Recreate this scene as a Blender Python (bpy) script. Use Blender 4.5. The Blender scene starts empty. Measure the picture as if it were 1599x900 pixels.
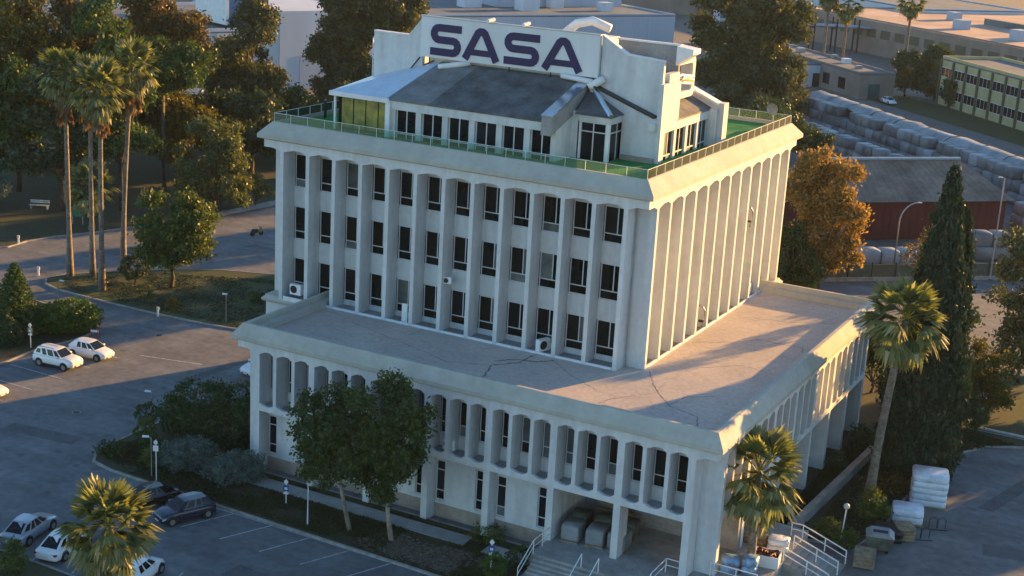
import bpy, bmesh, math, random
import numpy as np
from mathutils import Vector, Matrix
random.seed(7)
rng = np.random.default_rng(7)
S = bpy.context.scene
COL = S.collection
R = math.radians

# ---------------------------------------------------------------- camera
cd = bpy.data.cameras.new('camera')
cd.sensor_width = 36.0
cd.lens = 2313.68 / 1599.0 * 36.0
cd.clip_start = 1.0
cd.clip_end = 3000.0
cam = bpy.data.objects.new('camera', cd)
COL.objects.link(cam)
cr = Vector((0.88018316, 0.47150831, 0.05438305))
cu = Vector((-0.1758649, 0.21756067, 0.96007234))
cf = Vector((-0.44085048, 0.85460357, -0.274415))
cam.matrix_world = Matrix(((cr.x, cu.x, -cf.x, 67.268), (cr.y, cu.y, -cf.y, -90.799),
                           (cr.z, cu.z, -cf.z, 44.025), (0, 0, 0, 1)))
S.camera = cam

# ---------------------------------------------------------------- sky, sun, exposure
SUN_AZ, SUN_EL = 24.0, 8.5
w = bpy.data.worlds.new('World')
S.world = w
w.use_nodes = True
nt = w.node_tree
bg = nt.nodes['Background']
sky = nt.nodes.new('ShaderNodeTexSky')
sky.sky_type = 'NISHITA'
sky.sun_disc = False
sky.sun_elevation = R(SUN_EL)
sky.sun_rotation = R(SUN_AZ)
sky.air_density = 1.0
sky.dust_density = 0.1
sky.ozone_density = 2.6
nt.links.new(sky.outputs[0], bg.inputs[0])
bg.inputs[1].default_value = 0.1
sl = bpy.data.lights.new('sun', 'SUN')
sl.energy = 5.0
sl.angle = R(0.6)
sl.color = (1.0, 0.53, 0.15)
sun = bpy.data.objects.new('sun', sl)
COL.objects.link(sun)
sv = Vector((math.sin(R(SUN_AZ)) * math.cos(R(SUN_EL)), math.cos(R(SUN_AZ)) * math.cos(R(SUN_EL)), math.sin(R(SUN_EL))))
sun.rotation_euler = sv.to_track_quat('Z', 'Y').to_euler()
sun.location = sv * 200
S.view_settings.view_transform = 'Standard'
S.view_settings.look = 'None'
S.view_settings.gamma = 1.0
S.view_settings.use_curve_mapping = False
S.view_settings.exposure = 1.92
S.render.engine = 'CYCLES'
S.cycles.max_bounces = 6
S.cycles.transparent_max_bounces = 12

# ---------------------------------------------------------------- materials
MATS = {}
def mat(name, col, rough=0.8, var=0.15, scale=0.6, col2=None, bump=0.0, bscale=8.0, metallic=0.0, spec=0.4,
        streak=False, objrand=0.0, coat=0.0, fine=0.0, fscale=25.0):
    """procedural: large soft patches + optional streaks, fine grain, bump and a per-object tint"""
    m = bpy.data.materials.new(name)
    m.use_nodes = True
    n = m.node_tree.nodes; L = m.node_tree.links
    b = n['Principled BSDF']
    b.inputs['Roughness'].default_value = rough
    b.inputs['Metallic'].default_value = metallic
    b.inputs['Specular IOR Level'].default_value = spec
    b.inputs['Coat Weight'].default_value = coat
    geo = n.new('ShaderNodeNewGeometry')
    mp = n.new('ShaderNodeMapping')
    L.new(geo.outputs['Position'], mp.inputs[0])
    if streak: mp.inputs['Scale'].default_value = (1.0, 1.0, 0.12)
    no = n.new('ShaderNodeTexNoise')
    no.inputs['Scale'].default_value = scale
    no.inputs['Detail'].default_value = 6.0
    no.inputs['Roughness'].default_value = 0.62
    L.new(mp.outputs[0], no.inputs['Vector'])
    rp = n.new('ShaderNodeValToRGB')
    c2 = col2 if col2 else tuple(c * (1 - 2.2 * var) for c in col)
    c1 = col if col2 else tuple(min(1, c * (1 + var)) for c in col)
    rp.color_ramp.elements[0].position = 0.33
    rp.color_ramp.elements[1].position = 0.66
    rp.color_ramp.elements[0].color = (*c2, 1)
    rp.color_ramp.elements[1].color = (*c1, 1)
    L.new(no.outputs['Fac'], rp.inputs[0])
    out = rp.outputs[0]
    if fine > 0:
        nf = n.new('ShaderNodeTexNoise')
        nf.inputs['Scale'].default_value = fscale
        nf.inputs['Detail'].default_value = 3.0
        L.new(geo.outputs['Position'], nf.inputs['Vector'])
        mr = n.new('ShaderNodeMapRange')
        mr.inputs[1].default_value = 0.3; mr.inputs[2].default_value = 0.7
        mr.inputs[3].default_value = 1 - fine; mr.inputs[4].default_value = 1 + fine
        L.new(nf.outputs['Fac'], mr.inputs[0])
        mx = n.new('ShaderNodeVectorMath'); mx.operation = 'SCALE'
        L.new(out, mx.inputs[0]); L.new(mr.outputs[0], mx.inputs['Scale'])
        out = mx.outputs[0]
    if objrand > 0:
        oi = n.new('ShaderNodeObjectInfo')
        mr = n.new('ShaderNodeMapRange')
        mr.inputs[3].default_value = 1 - objrand; mr.inputs[4].default_value = 1 + objrand
        L.new(oi.outputs['Random'], mr.inputs[0])
        mx = n.new('ShaderNodeVectorMath'); mx.operation = 'SCALE'
        L.new(out, mx.inputs[0]); L.new(mr.outputs[0], mx.inputs['Scale'])
        out = mx.outputs[0]
    L.new(out, b.inputs['Base Color'])
    if bump > 0:
        nb = n.new('ShaderNodeTexNoise'); nb.inputs['Scale'].default_value = bscale; nb.inputs['Detail'].default_value = 4
        L.new(geo.outputs['Position'], nb.inputs['Vector'])
        bp = n.new('ShaderNodeBump'); bp.inputs['Strength'].default_value = bump; bp.inputs['Distance'].default_value = 0.05
        L.new(nb.outputs['Fac'], bp.inputs['Height']); L.new(bp.outputs[0], b.inputs['Normal'])
    MATS[name] = m
    return m

def leafmat(name, dark, light, trans=0.35, tcol=None, warm=None):
    """leaf colour varies leaf by leaf (attribute rnd) and clump by clump (attribute clump)"""
    m = bpy.data.materials.new(name)
    m.use_nodes = True
    n = m.node_tree.nodes; L = m.node_tree.links
    n.remove(n['Principled BSDF'])
    at = n.new('ShaderNodeAttribute'); at.attribute_name = 'rnd'
    rp = n.new('ShaderNodeValToRGB')
    rp.color_ramp.elements[0].color = (*dark, 1)
    rp.color_ramp.elements[1].color = (*light, 1)
    if warm:
        e = rp.color_ramp.elements.new(0.93); e.color = (*light, 1)
        rp.color_ramp.elements[-1].color = (*warm, 1)
    L.new(at.outputs['Fac'], rp.inputs[0])
    df = n.new('ShaderNodeBsdfDiffuse'); df.inputs['Roughness'].default_value = 0.6
    tr = n.new('ShaderNodeBsdfTranslucent')
    gl = n.new('ShaderNodeBsdfGlossy'); gl.inputs['Roughness'].default_value = 0.45
    gl.inputs['Color'].default_value = (0.5, 0.5, 0.5, 1)
    L.new(rp.outputs[0], df.inputs[0])
    vm = n.new('ShaderNodeVectorMath'); vm.operation = 'MULTIPLY'
    vm.inputs[1].default_value = tcol if tcol else (1.15, 1.25, 0.5)
    L.new(rp.outputs[0], vm.inputs[0]); L.new(vm.outputs[0], tr.inputs[0])
    mx = n.new('ShaderNodeMixShader'); mx.inputs[0].default_value = trans
    L.new(df.outputs[0], mx.inputs[1]); L.new(tr.outputs[0], mx.inputs[2])
    m2 = n.new('ShaderNodeMixShader'); m2.inputs[0].default_value = 0.05
    L.new(mx.outputs[0], m2.inputs[1]); L.new(gl.outputs[0], m2.inputs[2])
    L.new(m2.outputs[0], n['Material Output'].inputs[0])
    MATS[name] = m
    return m

def glassmat(name, col, tint=None, objrand=0.5, rough=0.06):
    """dark window glass: mirror-like coat over a dim interior tone that differs pane to pane"""
    m = mat(name, col, rough=rough, var=0.25, scale=0.5, spec=0.26, objrand=objrand)
    return m

mat('white_render', (0.585, 0.60, 0.605), 0.85, 0.065, 1.3, streak=True, bump=0.15, fine=0.06, fscale=2.0)
mat('white_trim', (0.74, 0.75, 0.76), 0.6, 0.05, 1.0, fine=0.03)
mat('concrete_lip', (0.42, 0.415, 0.365), 0.9, 0.06, 0.45, bump=0.15, bscale=5, fine=0.06, fscale=2)
mat('concrete_grey', (0.30, 0.30, 0.29), 0.9, 0.14, 0.5, bump=0.3, fine=0.12, fscale=6)
mat('plinth_stone', (0.34, 0.29, 0.24), 0.9, 0.14, 0.8, bump=0.3, fine=0.12)
mat('green_turf', (0.025, 0.22, 0.045), 0.95, 0.15, 0.8, bump=0.5, bscale=40, fine=0.15, fscale=18)
mat('shingle_dark', (0.12, 0.12, 0.122), 0.75, 0.22, 0.7, bump=0.4, bscale=20, fine=0.2, fscale=9)
mat('shingle_grey', (0.19, 0.195, 0.195), 0.75, 0.15, 0.7, bump=0.4, bscale=20, fine=0.15, fscale=9)
mat('sheet_metal', (0.58, 0.66, 0.76), 0.18, 0.06, 1.0, metallic=0.85)  # bluish tint puts the sky reflection into the metal colour
mat('canopy_sheet', (0.50, 0.60, 0.72), 0.35, 0.06, 1.0, spec=0.6)
mat('sign_white', (0.64, 0.66, 0.68), 0.5, 0.04, 0.6, streak=True)
mat('sign_navy', (0.010, 0.008, 0.075), 0.45, 0.06, 1.0)
mat('dark_metal', (0.03, 0.032, 0.036), 0.45, 0.1, 2.0, metallic=0.4)
mat('grey_metal', (0.38, 0.39, 0.40), 0.4, 0.08, 1.0, metallic=0.6)
mat('window_frame', (0.60, 0.62, 0.63), 0.5, 0.05, 1.0)
glassmat('glass_dark', (0.005, 0.010, 0.011))
glassmat('glass_blue', (0.008, 0.014, 0.020))
mat('blind_yellow', (0.36, 0.32, 0.06), 0.35, 0.35, 1.2, spec=0.6, col2=(0.13, 0.13, 0.04))
mat('asphalt', (0.15, 0.155, 0.16), 0.88, 0.13, 0.22, bump=0.25, bscale=30, fine=0.16, fscale=1.6)
mat('asphalt_old', (0.16, 0.16, 0.16), 0.9, 0.14, 0.15, bump=0.25, bscale=30, fine=0.14, fscale=8)
mat('line_paint', (0.42, 0.43, 0.44), 0.8, 0.22, 3.0)
mat('kerb_stone', (0.30, 0.29, 0.27), 0.9, 0.15, 1.5, bump=0.3, fine=0.12)
mat('kerb_white', (0.55, 0.55, 0.53), 0.85, 0.12, 1.5, fine=0.1)
mat('pavement', (0.30, 0.30, 0.285), 0.9, 0.12, 0.8, bump=0.3, fine=0.12, fscale=7)
mat('lawn_soil', (0.050, 0.062, 0.024), 0.95, 0.2, 0.35, col2=(0.055, 0.042, 0.026), bump=0.6, bscale=14, fine=0.3, fscale=5)
mat('lawn_green', (0.040, 0.066, 0.018), 0.95, 0.2, 0.25, col2=(0.060, 0.058, 0.026), bump=0.6, bscale=14, fine=0.3, fscale=5)
mat('dirt', (0.16, 0.12, 0.085), 0.95, 0.2, 0.2, col2=(0.07, 0.06, 0.045), bump=0.5, fine=0.25, fscale=3)
mat('industrial_ground', (0.15, 0.15, 0.145), 0.95, 0.2, 0.03, col2=(0.10, 0.10, 0.085), fine=0.2, fscale=1)
mat('bark', (0.10, 0.075, 0.055), 0.95, 0.25, 2.0, bump=0.8, bscale=12, fine=0.3)
mat('bark_pale', (0.30, 0.25, 0.20), 0.9, 0.3, 1.2, bump=0.6, bscale=8, fine=0.25)
mat('palm_trunk', (0.20, 0.165, 0.13), 0.95, 0.2, 2.0, bump=1.0, bscale=9, fine=0.3, fscale=6)
leafmat('leaf_ficus', (0.023, 0.044, 0.015), (0.083, 0.127, 0.033), 0.19)
leafmat('leaf_olive', (0.051, 0.071, 0.023), (0.187, 0.201, 0.071), 0.26)
leafmat('leaf_green', (0.031, 0.055, 0.014), (0.148, 0.182, 0.038), 0.26, warm=(0.16, 0.13, 0.03))
leafmat('leaf_dark', (0.027, 0.045, 0.022), (0.090, 0.126, 0.054), 0.15)
leafmat('leaf_pine', (0.024, 0.053, 0.016), (0.112, 0.173, 0.041), 0.19)
leafmat('leaf_euc', (0.036, 0.048, 0.021), (0.154, 0.154, 0.064), 0.22, warm=(0.15, 0.11, 0.04))
leafmat('leaf_brown', (0.057, 0.044, 0.018), (0.189, 0.133, 0.044), 0.26)
leafmat('leaf_golden', (0.053, 0.053, 0.013), (0.200, 0.158, 0.032), 0.35)
leafmat('leaf_orange', (0.15, 0.105, 0.030), (0.42, 0.285, 0.085), 0.35, tcol=(1.2, 1.1, 0.7), warm=(0.12, 0.13, 0.04))
leafmat('leaf_cypress', (0.012, 0.027, 0.016), (0.051, 0.082, 0.043), 0.09)
leafmat('leaf_bluegreen', (0.055, 0.092, 0.080), (0.150, 0.220, 0.190), 0.15, tcol=(1, 1, 0.9))
leafmat('leaf_hedge', (0.020, 0.044, 0.016), (0.080, 0.120, 0.040), 0.15)
leafmat('leaf_bright', (0.026, 0.065, 0.010), (0.098, 0.169, 0.026), 0.3)
leafmat('grass_blade', (0.022, 0.034, 0.012), (0.060, 0.072, 0.026), 0.12, warm=(0.09, 0.08, 0.04))
leafmat('litter', (0.05, 0.035, 0.02), (0.22, 0.20, 0.16), 0.1)
leafmat('palm_green', (0.048, 0.077, 0.026), (0.256, 0.256, 0.088), 0.35, warm=(0.40, 0.36, 0.21))
leafmat('palm_dead', (0.12, 0.075, 0.03), (0.26, 0.17, 0.075), 0.35, tcol=(1.3, 1.0, 0.6))
mat('paint_white', (0.72, 0.74, 0.76), 0.25, 0.03, 1.0, coat=0.6)
mat('paint_silver', (0.42, 0.45, 0.50), 0.28, 0.04, 1.0, metallic=0.5, coat=0.6)
mat('paint_navy', (0.012, 0.020, 0.045), 0.22, 0.05, 1.0, coat=0.8)
mat('paint_black', (0.012, 0.012, 0.015), 0.22, 0.05, 1.0, coat=0.8)
mat('car_glass', (0.008, 0.010, 0.014), 0.05, 0.05, 1.0, spec=0.3)
mat('tyre', (0.016, 0.016, 0.017), 0.85, 0.1, 3.0)
mat('rim', (0.36, 0.37, 0.38), 0.35, 0.05, 3.0, metallic=0.7)
mat('lamp_clear', (0.55, 0.55, 0.52), 0.15, 0.05, 3.0)
mat('lamp_red', (0.20, 0.012, 0.012), 0.2, 0.05, 3.0)
mat('plastic_black', (0.022, 0.022, 0.024), 0.6, 0.1, 3.0)
mat('plate', (0.6, 0.6, 0.58), 0.5, 0.05, 3.0)
mat('wrap_white', (0.62, 0.68, 0.76), 0.35, 0.10, 1.6, bump=0.8, bscale=6, spec=0.6)
mat('wrap_blue', (0.20, 0.36, 0.55), 0.4, 0.25, 2.5, bump=0.8, bscale=6, spec=0.6)
mat('bale_grey', (0.17, 0.185, 0.195), 0.5, 0.2, 0.35, bump=0.9, bscale=3, spec=0.5, objrand=0.25)
mat('bale_pale', (0.30, 0.33, 0.36), 0.5, 0.15, 0.35, bump=0.9, bscale=3, spec=0.5, objrand=0.2)
mat('tarp_grey', (0.26, 0.28, 0.29), 0.55, 0.18, 0.4, bump=0.8, bscale=2.5)
mat('tarp_green', (0.10, 0.115, 0.085), 0.7, 0.2, 1.5, bump=0.8, bscale=5)
mat('tarp_black', (0.02, 0.021, 0.024), 0.5, 0.2, 2.0, bump=0.8, bscale=6)
mat('cardboard', (0.26, 0.205, 0.13), 0.85, 0.2, 2.0)
mat('crate_wood', (0.24, 0.20, 0.15), 0.9, 0.2, 2.0, fine=0.15)
mat('red_goods', (0.12, 0.02, 0.018), 0.6, 0.4, 4.0)
mat('red_cladding', (0.10, 0.018, 0.016), 0.75, 0.12, 0.4)
mat('shed_roof', (0.215, 0.165, 0.13), 0.8, 0.2, 0.3, bump=0.2, fine=0.12, fscale=2)
mat('yellow_wall', (0.46, 0.41, 0.22), 0.85, 0.08, 0.3)
mat('olive_post', (0.10, 0.105, 0.07), 0.8, 0.1, 0.5)
mat('pink_lit_roof', (0.50, 0.33, 0.25), 0.9, 0.16, 0.08, fine=0.1, fscale=0.8)  # pink of the low sunlight is put into the roof colour
mat('brown_wall', (0.24, 0.21, 0.18), 0.9, 0.1, 0.2)
mat('grey_roof_shaded', (0.12, 0.15, 0.165), 0.85, 0.15, 0.15, fine=0.1, fscale=1)  # darker and bluer: the workshop roof's shade is put into the colour
mat('pale_blue_wall', (0.36, 0.44, 0.54), 0.7, 0.06, 0.15, streak=True)
mat('pale_wall', (0.50, 0.56, 0.64), 0.75, 0.05, 0.15, streak=True)
mat('blue_panel', (0.035, 0.13, 0.30), 0.5, 0.1, 0.3)
mat('teal_door', (0.03, 0.10, 0.10), 0.6, 0.1, 0.5)
mat('signal_blue', (0.03, 0.09, 0.30), 0.4, 0.08, 3.0)
mat('signal_green', (0.02, 0.16, 0.08), 0.5, 0.1, 2.0)
mat('skin', (0.42, 0.26, 0.19), 0.6, 0.05, 4.0)
mat('clothes_black', (0.015, 0.015, 0.018), 0.85, 0.1, 4.0)
mat('safety_red', (0.30, 0.05, 0.03), 0.6, 0.1, 3.0)
mat('tar', (0.18, 0.165, 0.155), 0.85, 0.2, 2.0)

def roof_screed():
    """old roof screed: pinkish grey, broad dirty areas and dried puddle rings"""
    m = mat('roof_screed', (0.52, 0.445, 0.385), 0.9, 0.12, 0.16, bump=0.25, bscale=9, fine=0.10, fscale=3, col2=(0.39, 0.35, 0.32))
    n = m.node_tree.nodes; L = m.node_tree.links
    b = n['Principled BSDF']
    src = b.inputs['Base Color'].links[0].from_socket
    geo = n.new('ShaderNodeNewGeometry')
    no = n.new('ShaderNodeTexNoise'); no.inputs['Scale'].default_value = 0.35; no.inputs['Detail'].default_value = 8; no.inputs['Distortion'].default_value = 1.2
    L.new(geo.outputs['Position'], no.inputs['Vector'])
    rp = n.new('ShaderNodeValToRGB')
    rp.color_ramp.elements[0].position = 0.47; rp.color_ramp.elements[0].color = (1, 1, 1, 1)
    rp.color_ramp.elements[1].position = 0.53; rp.color_ramp.elements[1].color = (1, 1, 1, 1)
    e = rp.color_ramp.elements.new(0.50); e.color = (0.90, 0.885, 0.87, 1)
    L.new(no.outputs['Fac'], rp.inputs[0])
    mx = n.new('ShaderNodeVectorMath'); mx.operation = 'MULTIPLY'
    L.new(src, mx.inputs[0]); L.new(rp.outputs[0], mx.inputs[1]); L.new(mx.outputs[0], b.inputs['Base Color'])
roof_screed()
def worn_asphalt():
    """tyre-polished lanes, oil spots and old repairs over the base asphalt"""
    m = MATS['asphalt']; n = m.node_tree.nodes; L = m.node_tree.links
    b = n['Principled BSDF']; src = b.inputs['Base Color'].links[0].from_socket
    geo = n.new('ShaderNodeNewGeometry')
    mp = n.new('ShaderNodeMapping'); mp.inputs['Scale'].default_value = (0.10, 0.9, 1.0); mp.inputs['Rotation'].default_value = (0, 0, 0.5)
    L.new(geo.outputs['Position'], mp.inputs[0])
    a = n.new('ShaderNodeTexNoise'); a.inputs['Scale'].default_value = 0.8; a.inputs['Detail'].default_value = 5
    L.new(mp.outputs[0], a.inputs['Vector'])
    r1 = n.new('ShaderNodeMapRange'); r1.inputs[1].default_value = .35; r1.inputs[2].default_value = .65; r1.inputs[3].default_value = .86; r1.inputs[4].default_value = 1.12
    L.new(a.outputs['Fac'], r1.inputs[0])
    v = n.new('ShaderNodeTexVoronoi'); v.inputs['Scale'].default_value = 0.42
    L.new(geo.outputs['Position'], v.inputs['Vector'])
    r2 = n.new('ShaderNodeMapRange'); r2.inputs[1].default_value = .03; r2.inputs[2].default_value = .20; r2.inputs[3].default_value = .62; r2.inputs[4].default_value = 1.0
    L.new(v.outputs['Distance'], r2.inputs[0])
    mu = n.new('ShaderNodeMath'); mu.operation = 'MULTIPLY'; L.new(r1.outputs[0], mu.inputs[0]); L.new(r2.outputs[0], mu.inputs[1])
    mx = n.new('ShaderNodeVectorMath'); mx.operation = 'SCALE'
    L.new(src, mx.inputs[0]); L.new(mu.outputs[0], mx.inputs['Scale']); L.new(mx.outputs[0], b.inputs['Base Color'])
worn_asphalt()
mat('asphalt_patch', (0.105, 0.108, 0.112), 0.9, 0.12, 0.8, bump=0.25, bscale=30, fine=0.15, fscale=6)

mat('pane_blind', (0.11, 0.13, 0.13), 0.4, 0.2, 1.5, spec=0.5, objrand=0.4)
def clear_glass():
    m = bpy.data.materials.new('rail_glass'); m.use_nodes = True
    n = m.node_tree.nodes; L = m.node_tree.links
    n.remove(n['Principled BSDF'])
    t = n.new('ShaderNodeBsdfTransparent'); t.inputs[0].default_value = (0.80, 0.92, 0.88, 1)
    g = n.new('ShaderNodeBsdfGlossy'); g.inputs['Roughness'].default_value = 0.04
    d = n.new('ShaderNodeBsdfDiffuse'); d.inputs[0].default_value = (0.42, 0.55, 0.38, 1)
    f = n.new('ShaderNodeFresnel'); f.inputs[0].default_value = 1.5
    a = n.new('ShaderNodeMixShader'); a.inputs[0].default_value = 0.11
    L.new(t.outputs[0], a.inputs[1]); L.new(d.outputs[0], a.inputs[2])
    b = n.new('ShaderNodeMixShader')
    L.new(f.outputs[0], b.inputs[0]); L.new(a.outputs[0], b.inputs[1]); L.new(g.outputs[0], b.inputs[2])
    L.new(b.outputs[0], n['Material Output'].inputs[0])
    MATS['rail_glass'] = m
clear_glass()

# ---------------------------------------------------------------- mesh helpers
class MB:
    def __init__(s): s.v = []; s.f = []
    def face(s, pts):
        i = len(s.v); s.v += [tuple(p) for p in pts]; s.f.append(tuple(range(i, i + len(pts)))); return s
    def box(s, x0, x1, y0, y1, z0, z1):
        i = len(s.v)
        s.v += [(x0, y0, z0), (x1, y0, z0), (x1, y1, z0), (x0, y1, z0), (x0, y0, z1), (x1, y0, z1), (x1, y1, z1), (x0, y1, z1)]
        s.f += [tuple(i + k for k in q) for q in ((0, 3, 2, 1), (4, 5, 6, 7), (0, 1, 5, 4), (1, 2, 6, 5), (2, 3, 7, 6), (3, 0, 4, 7))]
        return s
    def prism(s, pts, axis, a, b):
        """convex polygon pts (2D) swept along axis from a to b. axis 'x': pts=(y,z); 'y': (x,z); 'z': (x,y)"""
        def P(p, t):
            return (t, p[0], p[1]) if axis == 'x' else (p[0], t, p[1]) if axis == 'y' else (p[0], p[1], t)
        i = len(s.v); n = len(pts)
        s.v += [P(p, a) for p in pts] + [P(p, b) for p in pts]
        s.f.append(tuple(i + k for k in range(n))); s.f.append(tuple(i + n + k for k in reversed(range(n))))
        for k in range(n):
            j = (k + 1) % n
            s.f.append((i + k, i + n + k, i + n + j, i + j))
        return s
    def tube(s, pts, r, n=8, cap=True):
        pts = [Vector(p) for p in pts]
        rs = r if isinstance(r, (list, tuple)) else [r] * len(pts)
        i = len(s.v)
        for k, p in enumerate(pts):
            d = (pts[min(k + 1, len(pts) - 1)] - pts[max(k - 1, 0)]).normalized()
            a = d.cross(Vector((0, 0, 1)))
            if a.length < 1e-3: a = Vector((1, 0, 0))
            a.normalize(); b = d.cross(a)
            for t in range(n):
                an = 2 * math.pi * t / n
                s.v.append(tuple(p + (a * math.cos(an) + b * math.sin(an)) * rs[k]))
        for k in range(len(pts) - 1):
            for t in range(n):
                u = (t + 1) % n
                s.f.append((i + k * n + t, i + k * n + u, i + (k + 1) * n + u, i + (k + 1) * n + t))
        if cap:
            s.f.append(tuple(i + t for t in reversed(range(n))))
            s.f.append(tuple(i + (len(pts) - 1) * n + t for t in range(n)))
        return s
    def strip(s, top, bot_z_or_pts): pass
    def mesh(s, name, smooth=False, fix=True):
        me = bpy.data.meshes.new(name)
        me.from_pydata(s.v, [], s.f)
        if fix:
            bm = bmesh.new(); bm.from_mesh(me)
            bmesh.ops.remove_doubles(bm, verts=bm.verts, dist=1e-5)
            bmesh.ops.recalc_face_normals(bm, faces=bm.faces)
            bm.to_mesh(me); bm.free()
        if smooth:
            for p in me.polygons: p.use_smooth = True
        return me
    def build(s, name, m, parent=None, smooth=False, loc=(0, 0, 0), rz=0.0, fix=True):
        return inst(name, s.mesh(name, smooth, fix), m, parent, loc, rz)

def inst(name, me, m=None, parent=None, loc=(0, 0, 0), rz=0.0, rot=None, sc=None):
    if m is not None and not me.materials: me.materials.append(MATS[m] if isinstance(m, str) else m)
    o = bpy.data.objects.new(name, me)
    COL.objects.link(o)
    o.location = loc
    o.rotation_euler = rot if rot else (0, 0, rz)
    if sc: o.scale = sc if isinstance(sc, tuple) else (sc, sc, sc)
    if parent: o.parent = parent
    return o

def tag(o, label, cat, group=None):
    o['label'] = label; o['category'] = cat
    if group: o['group'] = group
    return o
def thing(name, label, cat, loc=(0, 0, 0), rz=0.0, group=None):
    o = bpy.data.objects.new(name, None); COL.objects.link(o)
    o.empty_display_size = 0.3
    o.location = loc; o.rotation_euler = (0, 0, rz)
    return tag(o, label, cat, group)
def struct(o):
    o['kind'] = 'structure'; return o
def copy_tree(root, loc, rz, label, group=None, sc=None):
    c = root.copy(); COL.objects.link(c)
    c.location = loc; c.rotation_euler = (0, 0, rz); c['label'] = label
    if group: c['group'] = group
    if sc: c.scale = (sc, sc, sc)
    for ch in list(root.children):
        k = ch.copy(); COL.objects.link(k); k.parent = c
        for g in list(ch.children):
            q = g.copy(); COL.objects.link(q); q.parent = k
    return c
def fastmesh(name, V, n_per, rnd=None):
    """V: (nfaces, n_per, 3) -> mesh of separate n-gons with per-face attribute rnd"""
    F = V.shape[0]
    me = bpy.data.meshes.new(name)
    me.vertices.add(F * n_per); me.loops.add(F * n_per); me.polygons.add(F)
    me.vertices.foreach_set('co', V.astype(np.float32).ravel())
    me.loops.foreach_set('vertex_index', np.arange(F * n_per, dtype=np.int32))
    me.polygons.foreach_set('loop_start', np.arange(0, F * n_per, n_per, dtype=np.int32))
    me.polygons.foreach_set('loop_total', np.full(F, n_per, dtype=np.int32))
    if rnd is not None:
        at = me.attributes.new('rnd', 'FLOAT', 'FACE')
        at.data.foreach_set('value', rnd.astype(np.float32))
    me.update(calc_edges=True)
    return me
# ================================================================ ground
def smooth_poly(pts, it=2):
    for _ in range(it):
        o = []
        for i in range(len(pts)):
            a = pts[i]; b = pts[(i + 1) % len(pts)]
            o += [(a[0] * .75 + b[0] * .25, a[1] * .75 + b[1] * .25), (a[0] * .25 + b[0] * .75, a[1] * .25 + b[1] * .75)]
        pts = o
    return pts
def area(p): return sum(p[i][0] * p[(i + 1) % len(p)][1] - p[(i + 1) % len(p)][0] * p[i][1] for i in range(len(p))) / 2
def offset(p, d):
    if area(p) < 0: p = p[::-1]
    n = len(p); o = []
    for i in range(n):
        a = Vector(p[i - 1]); b = Vector(p[i]); c = Vector(p[(i + 1) % n])
        e1 = (b - a).normalized(); e2 = (c - b).normalized()
        n1 = Vector((e1.y, -e1.x)); n2 = Vector((e2.y, -e2.x))
        m = (n1 + n2)
        if m.length < 1e-4: m = n1
        m.normalize(); k = d / max(0.4, m.dot(n1))
        o.append((b.x + m.x * k, b.y + m.y * k))
    return o
def sheet(name, pts, z, m):
    mb = MB(); mb.face([(x, y, z) for x, y in pts])
    o = mb.build(name, m, fix=False)
    if o.data.polygons[0].normal.z < 0: o.data.flip_normals()
    return struct(o)
def lawn(name, pts, m, kerb='kerb_stone', z=0.10, it=1, kw=0.2, kh=0.13):
    if area(pts) < 0: pts = pts[::-1]
    pts = smooth_poly(pts, it) if it else pts
    o = sheet(name, pts, z, m)
    if kerb:
        out = offset(pts, kw); mb = MB(); n = len(pts)
        for i in range(n):
            j = (i + 1) % n
            a, b, c, d = pts[i], pts[j], out[j], out[i]
            mb.face([(*a, kh), (*d, kh), (*c, kh), (*b, kh)])
            mb.face([(*d, kh), (*d, -.02), (*c, -.02), (*c, kh)])
        mb.build('kerb', kerb, o, fix=True)
    return o
sheet('ground', [(-900, -400), (900, -400), (900, 1400), (-900, 1400)], -0.06, 'industrial_ground')
sheet('parking_asphalt', [(-78, -95), (90, -95), (90, 90), (42, 91), (22, 74), (0, 60), (-43, 64), (-46, 90), (-78, 90)], 0.0, 'asphalt')
lawn('park_lawn', [(-160, -6), (-80, 10), (-62, 20), (-55.7, 23.2), (-56.3, 29.4), (-52.3, 38.1), (-49.1, 51.7), (-47.6, 62.6), (-44, 100), (-60, 118), (-170, 140)], 'lawn_soil', it=1)
lawn('island_lawn', [(-44, 19), (-41.5, 16.3), (-34.5, 15.9), (-26, 15.9), (-18.2, 16.5), (-12, 18.5), (-3.2, 22), (-3.2, 44), (-20, 37), (-26.7, 33.9), (-33, 31.5), (-39.5, 25.1)], 'lawn_green')
lawn('hedge_island', [(-27.4, -14), (-27.2, -4.1), (-27.8, 1.6), (-26.9, 5.6), (-27.6, 9.4), (-31.5, 11.2), (-70, 15), (-70, -14)], 'lawn_soil')
lawn('front_lawn', [(-7.0, -13.0), (-5.8, -14.6), (-3.7, -15.1), (1, -15.3), (6.3, -15.5), (22.5, -15.9), (28.95, -16.2), (28.95, -9.2), (3.3, -9.2), (3.3, 0.2), (-1.6, 0.2), (-4.0, 1.5), (-5.9, -1.3), (-7.2, -6.6)], 'lawn_soil', it=0)
lawn('corner_lawn', [(-60, -30), (-6, -28.9), (4, -28.9), (13, -29.4), (15, -31), (15, -34.5), (25, -35), (25, -60), (-60, -60)], 'lawn_soil', it=0)
lawn('planting_bed', [(40.2, 2.2), (46.2, 4.2), (46.9, 8), (47.0, 20), (48.2, 25.9), (50, 29.3), (52.8, 31), (62, 33.5), (90, 36), (90, 37.3), (60, 34.6), (52.6, 32.6), (47.9, 32.5), (45, 48), (30.6, 52), (30.6, 26)], 'lawn_soil', it=0)
lawn('road_lawn', [(48.6, 33.6), (52.6, 33.6), (60, 35.6), (90, 38.5), (90, 52), (60, 50), (51, 51), (47.2, 49)], 'lawn_green', kerb='kerb_white', it=0)
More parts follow.
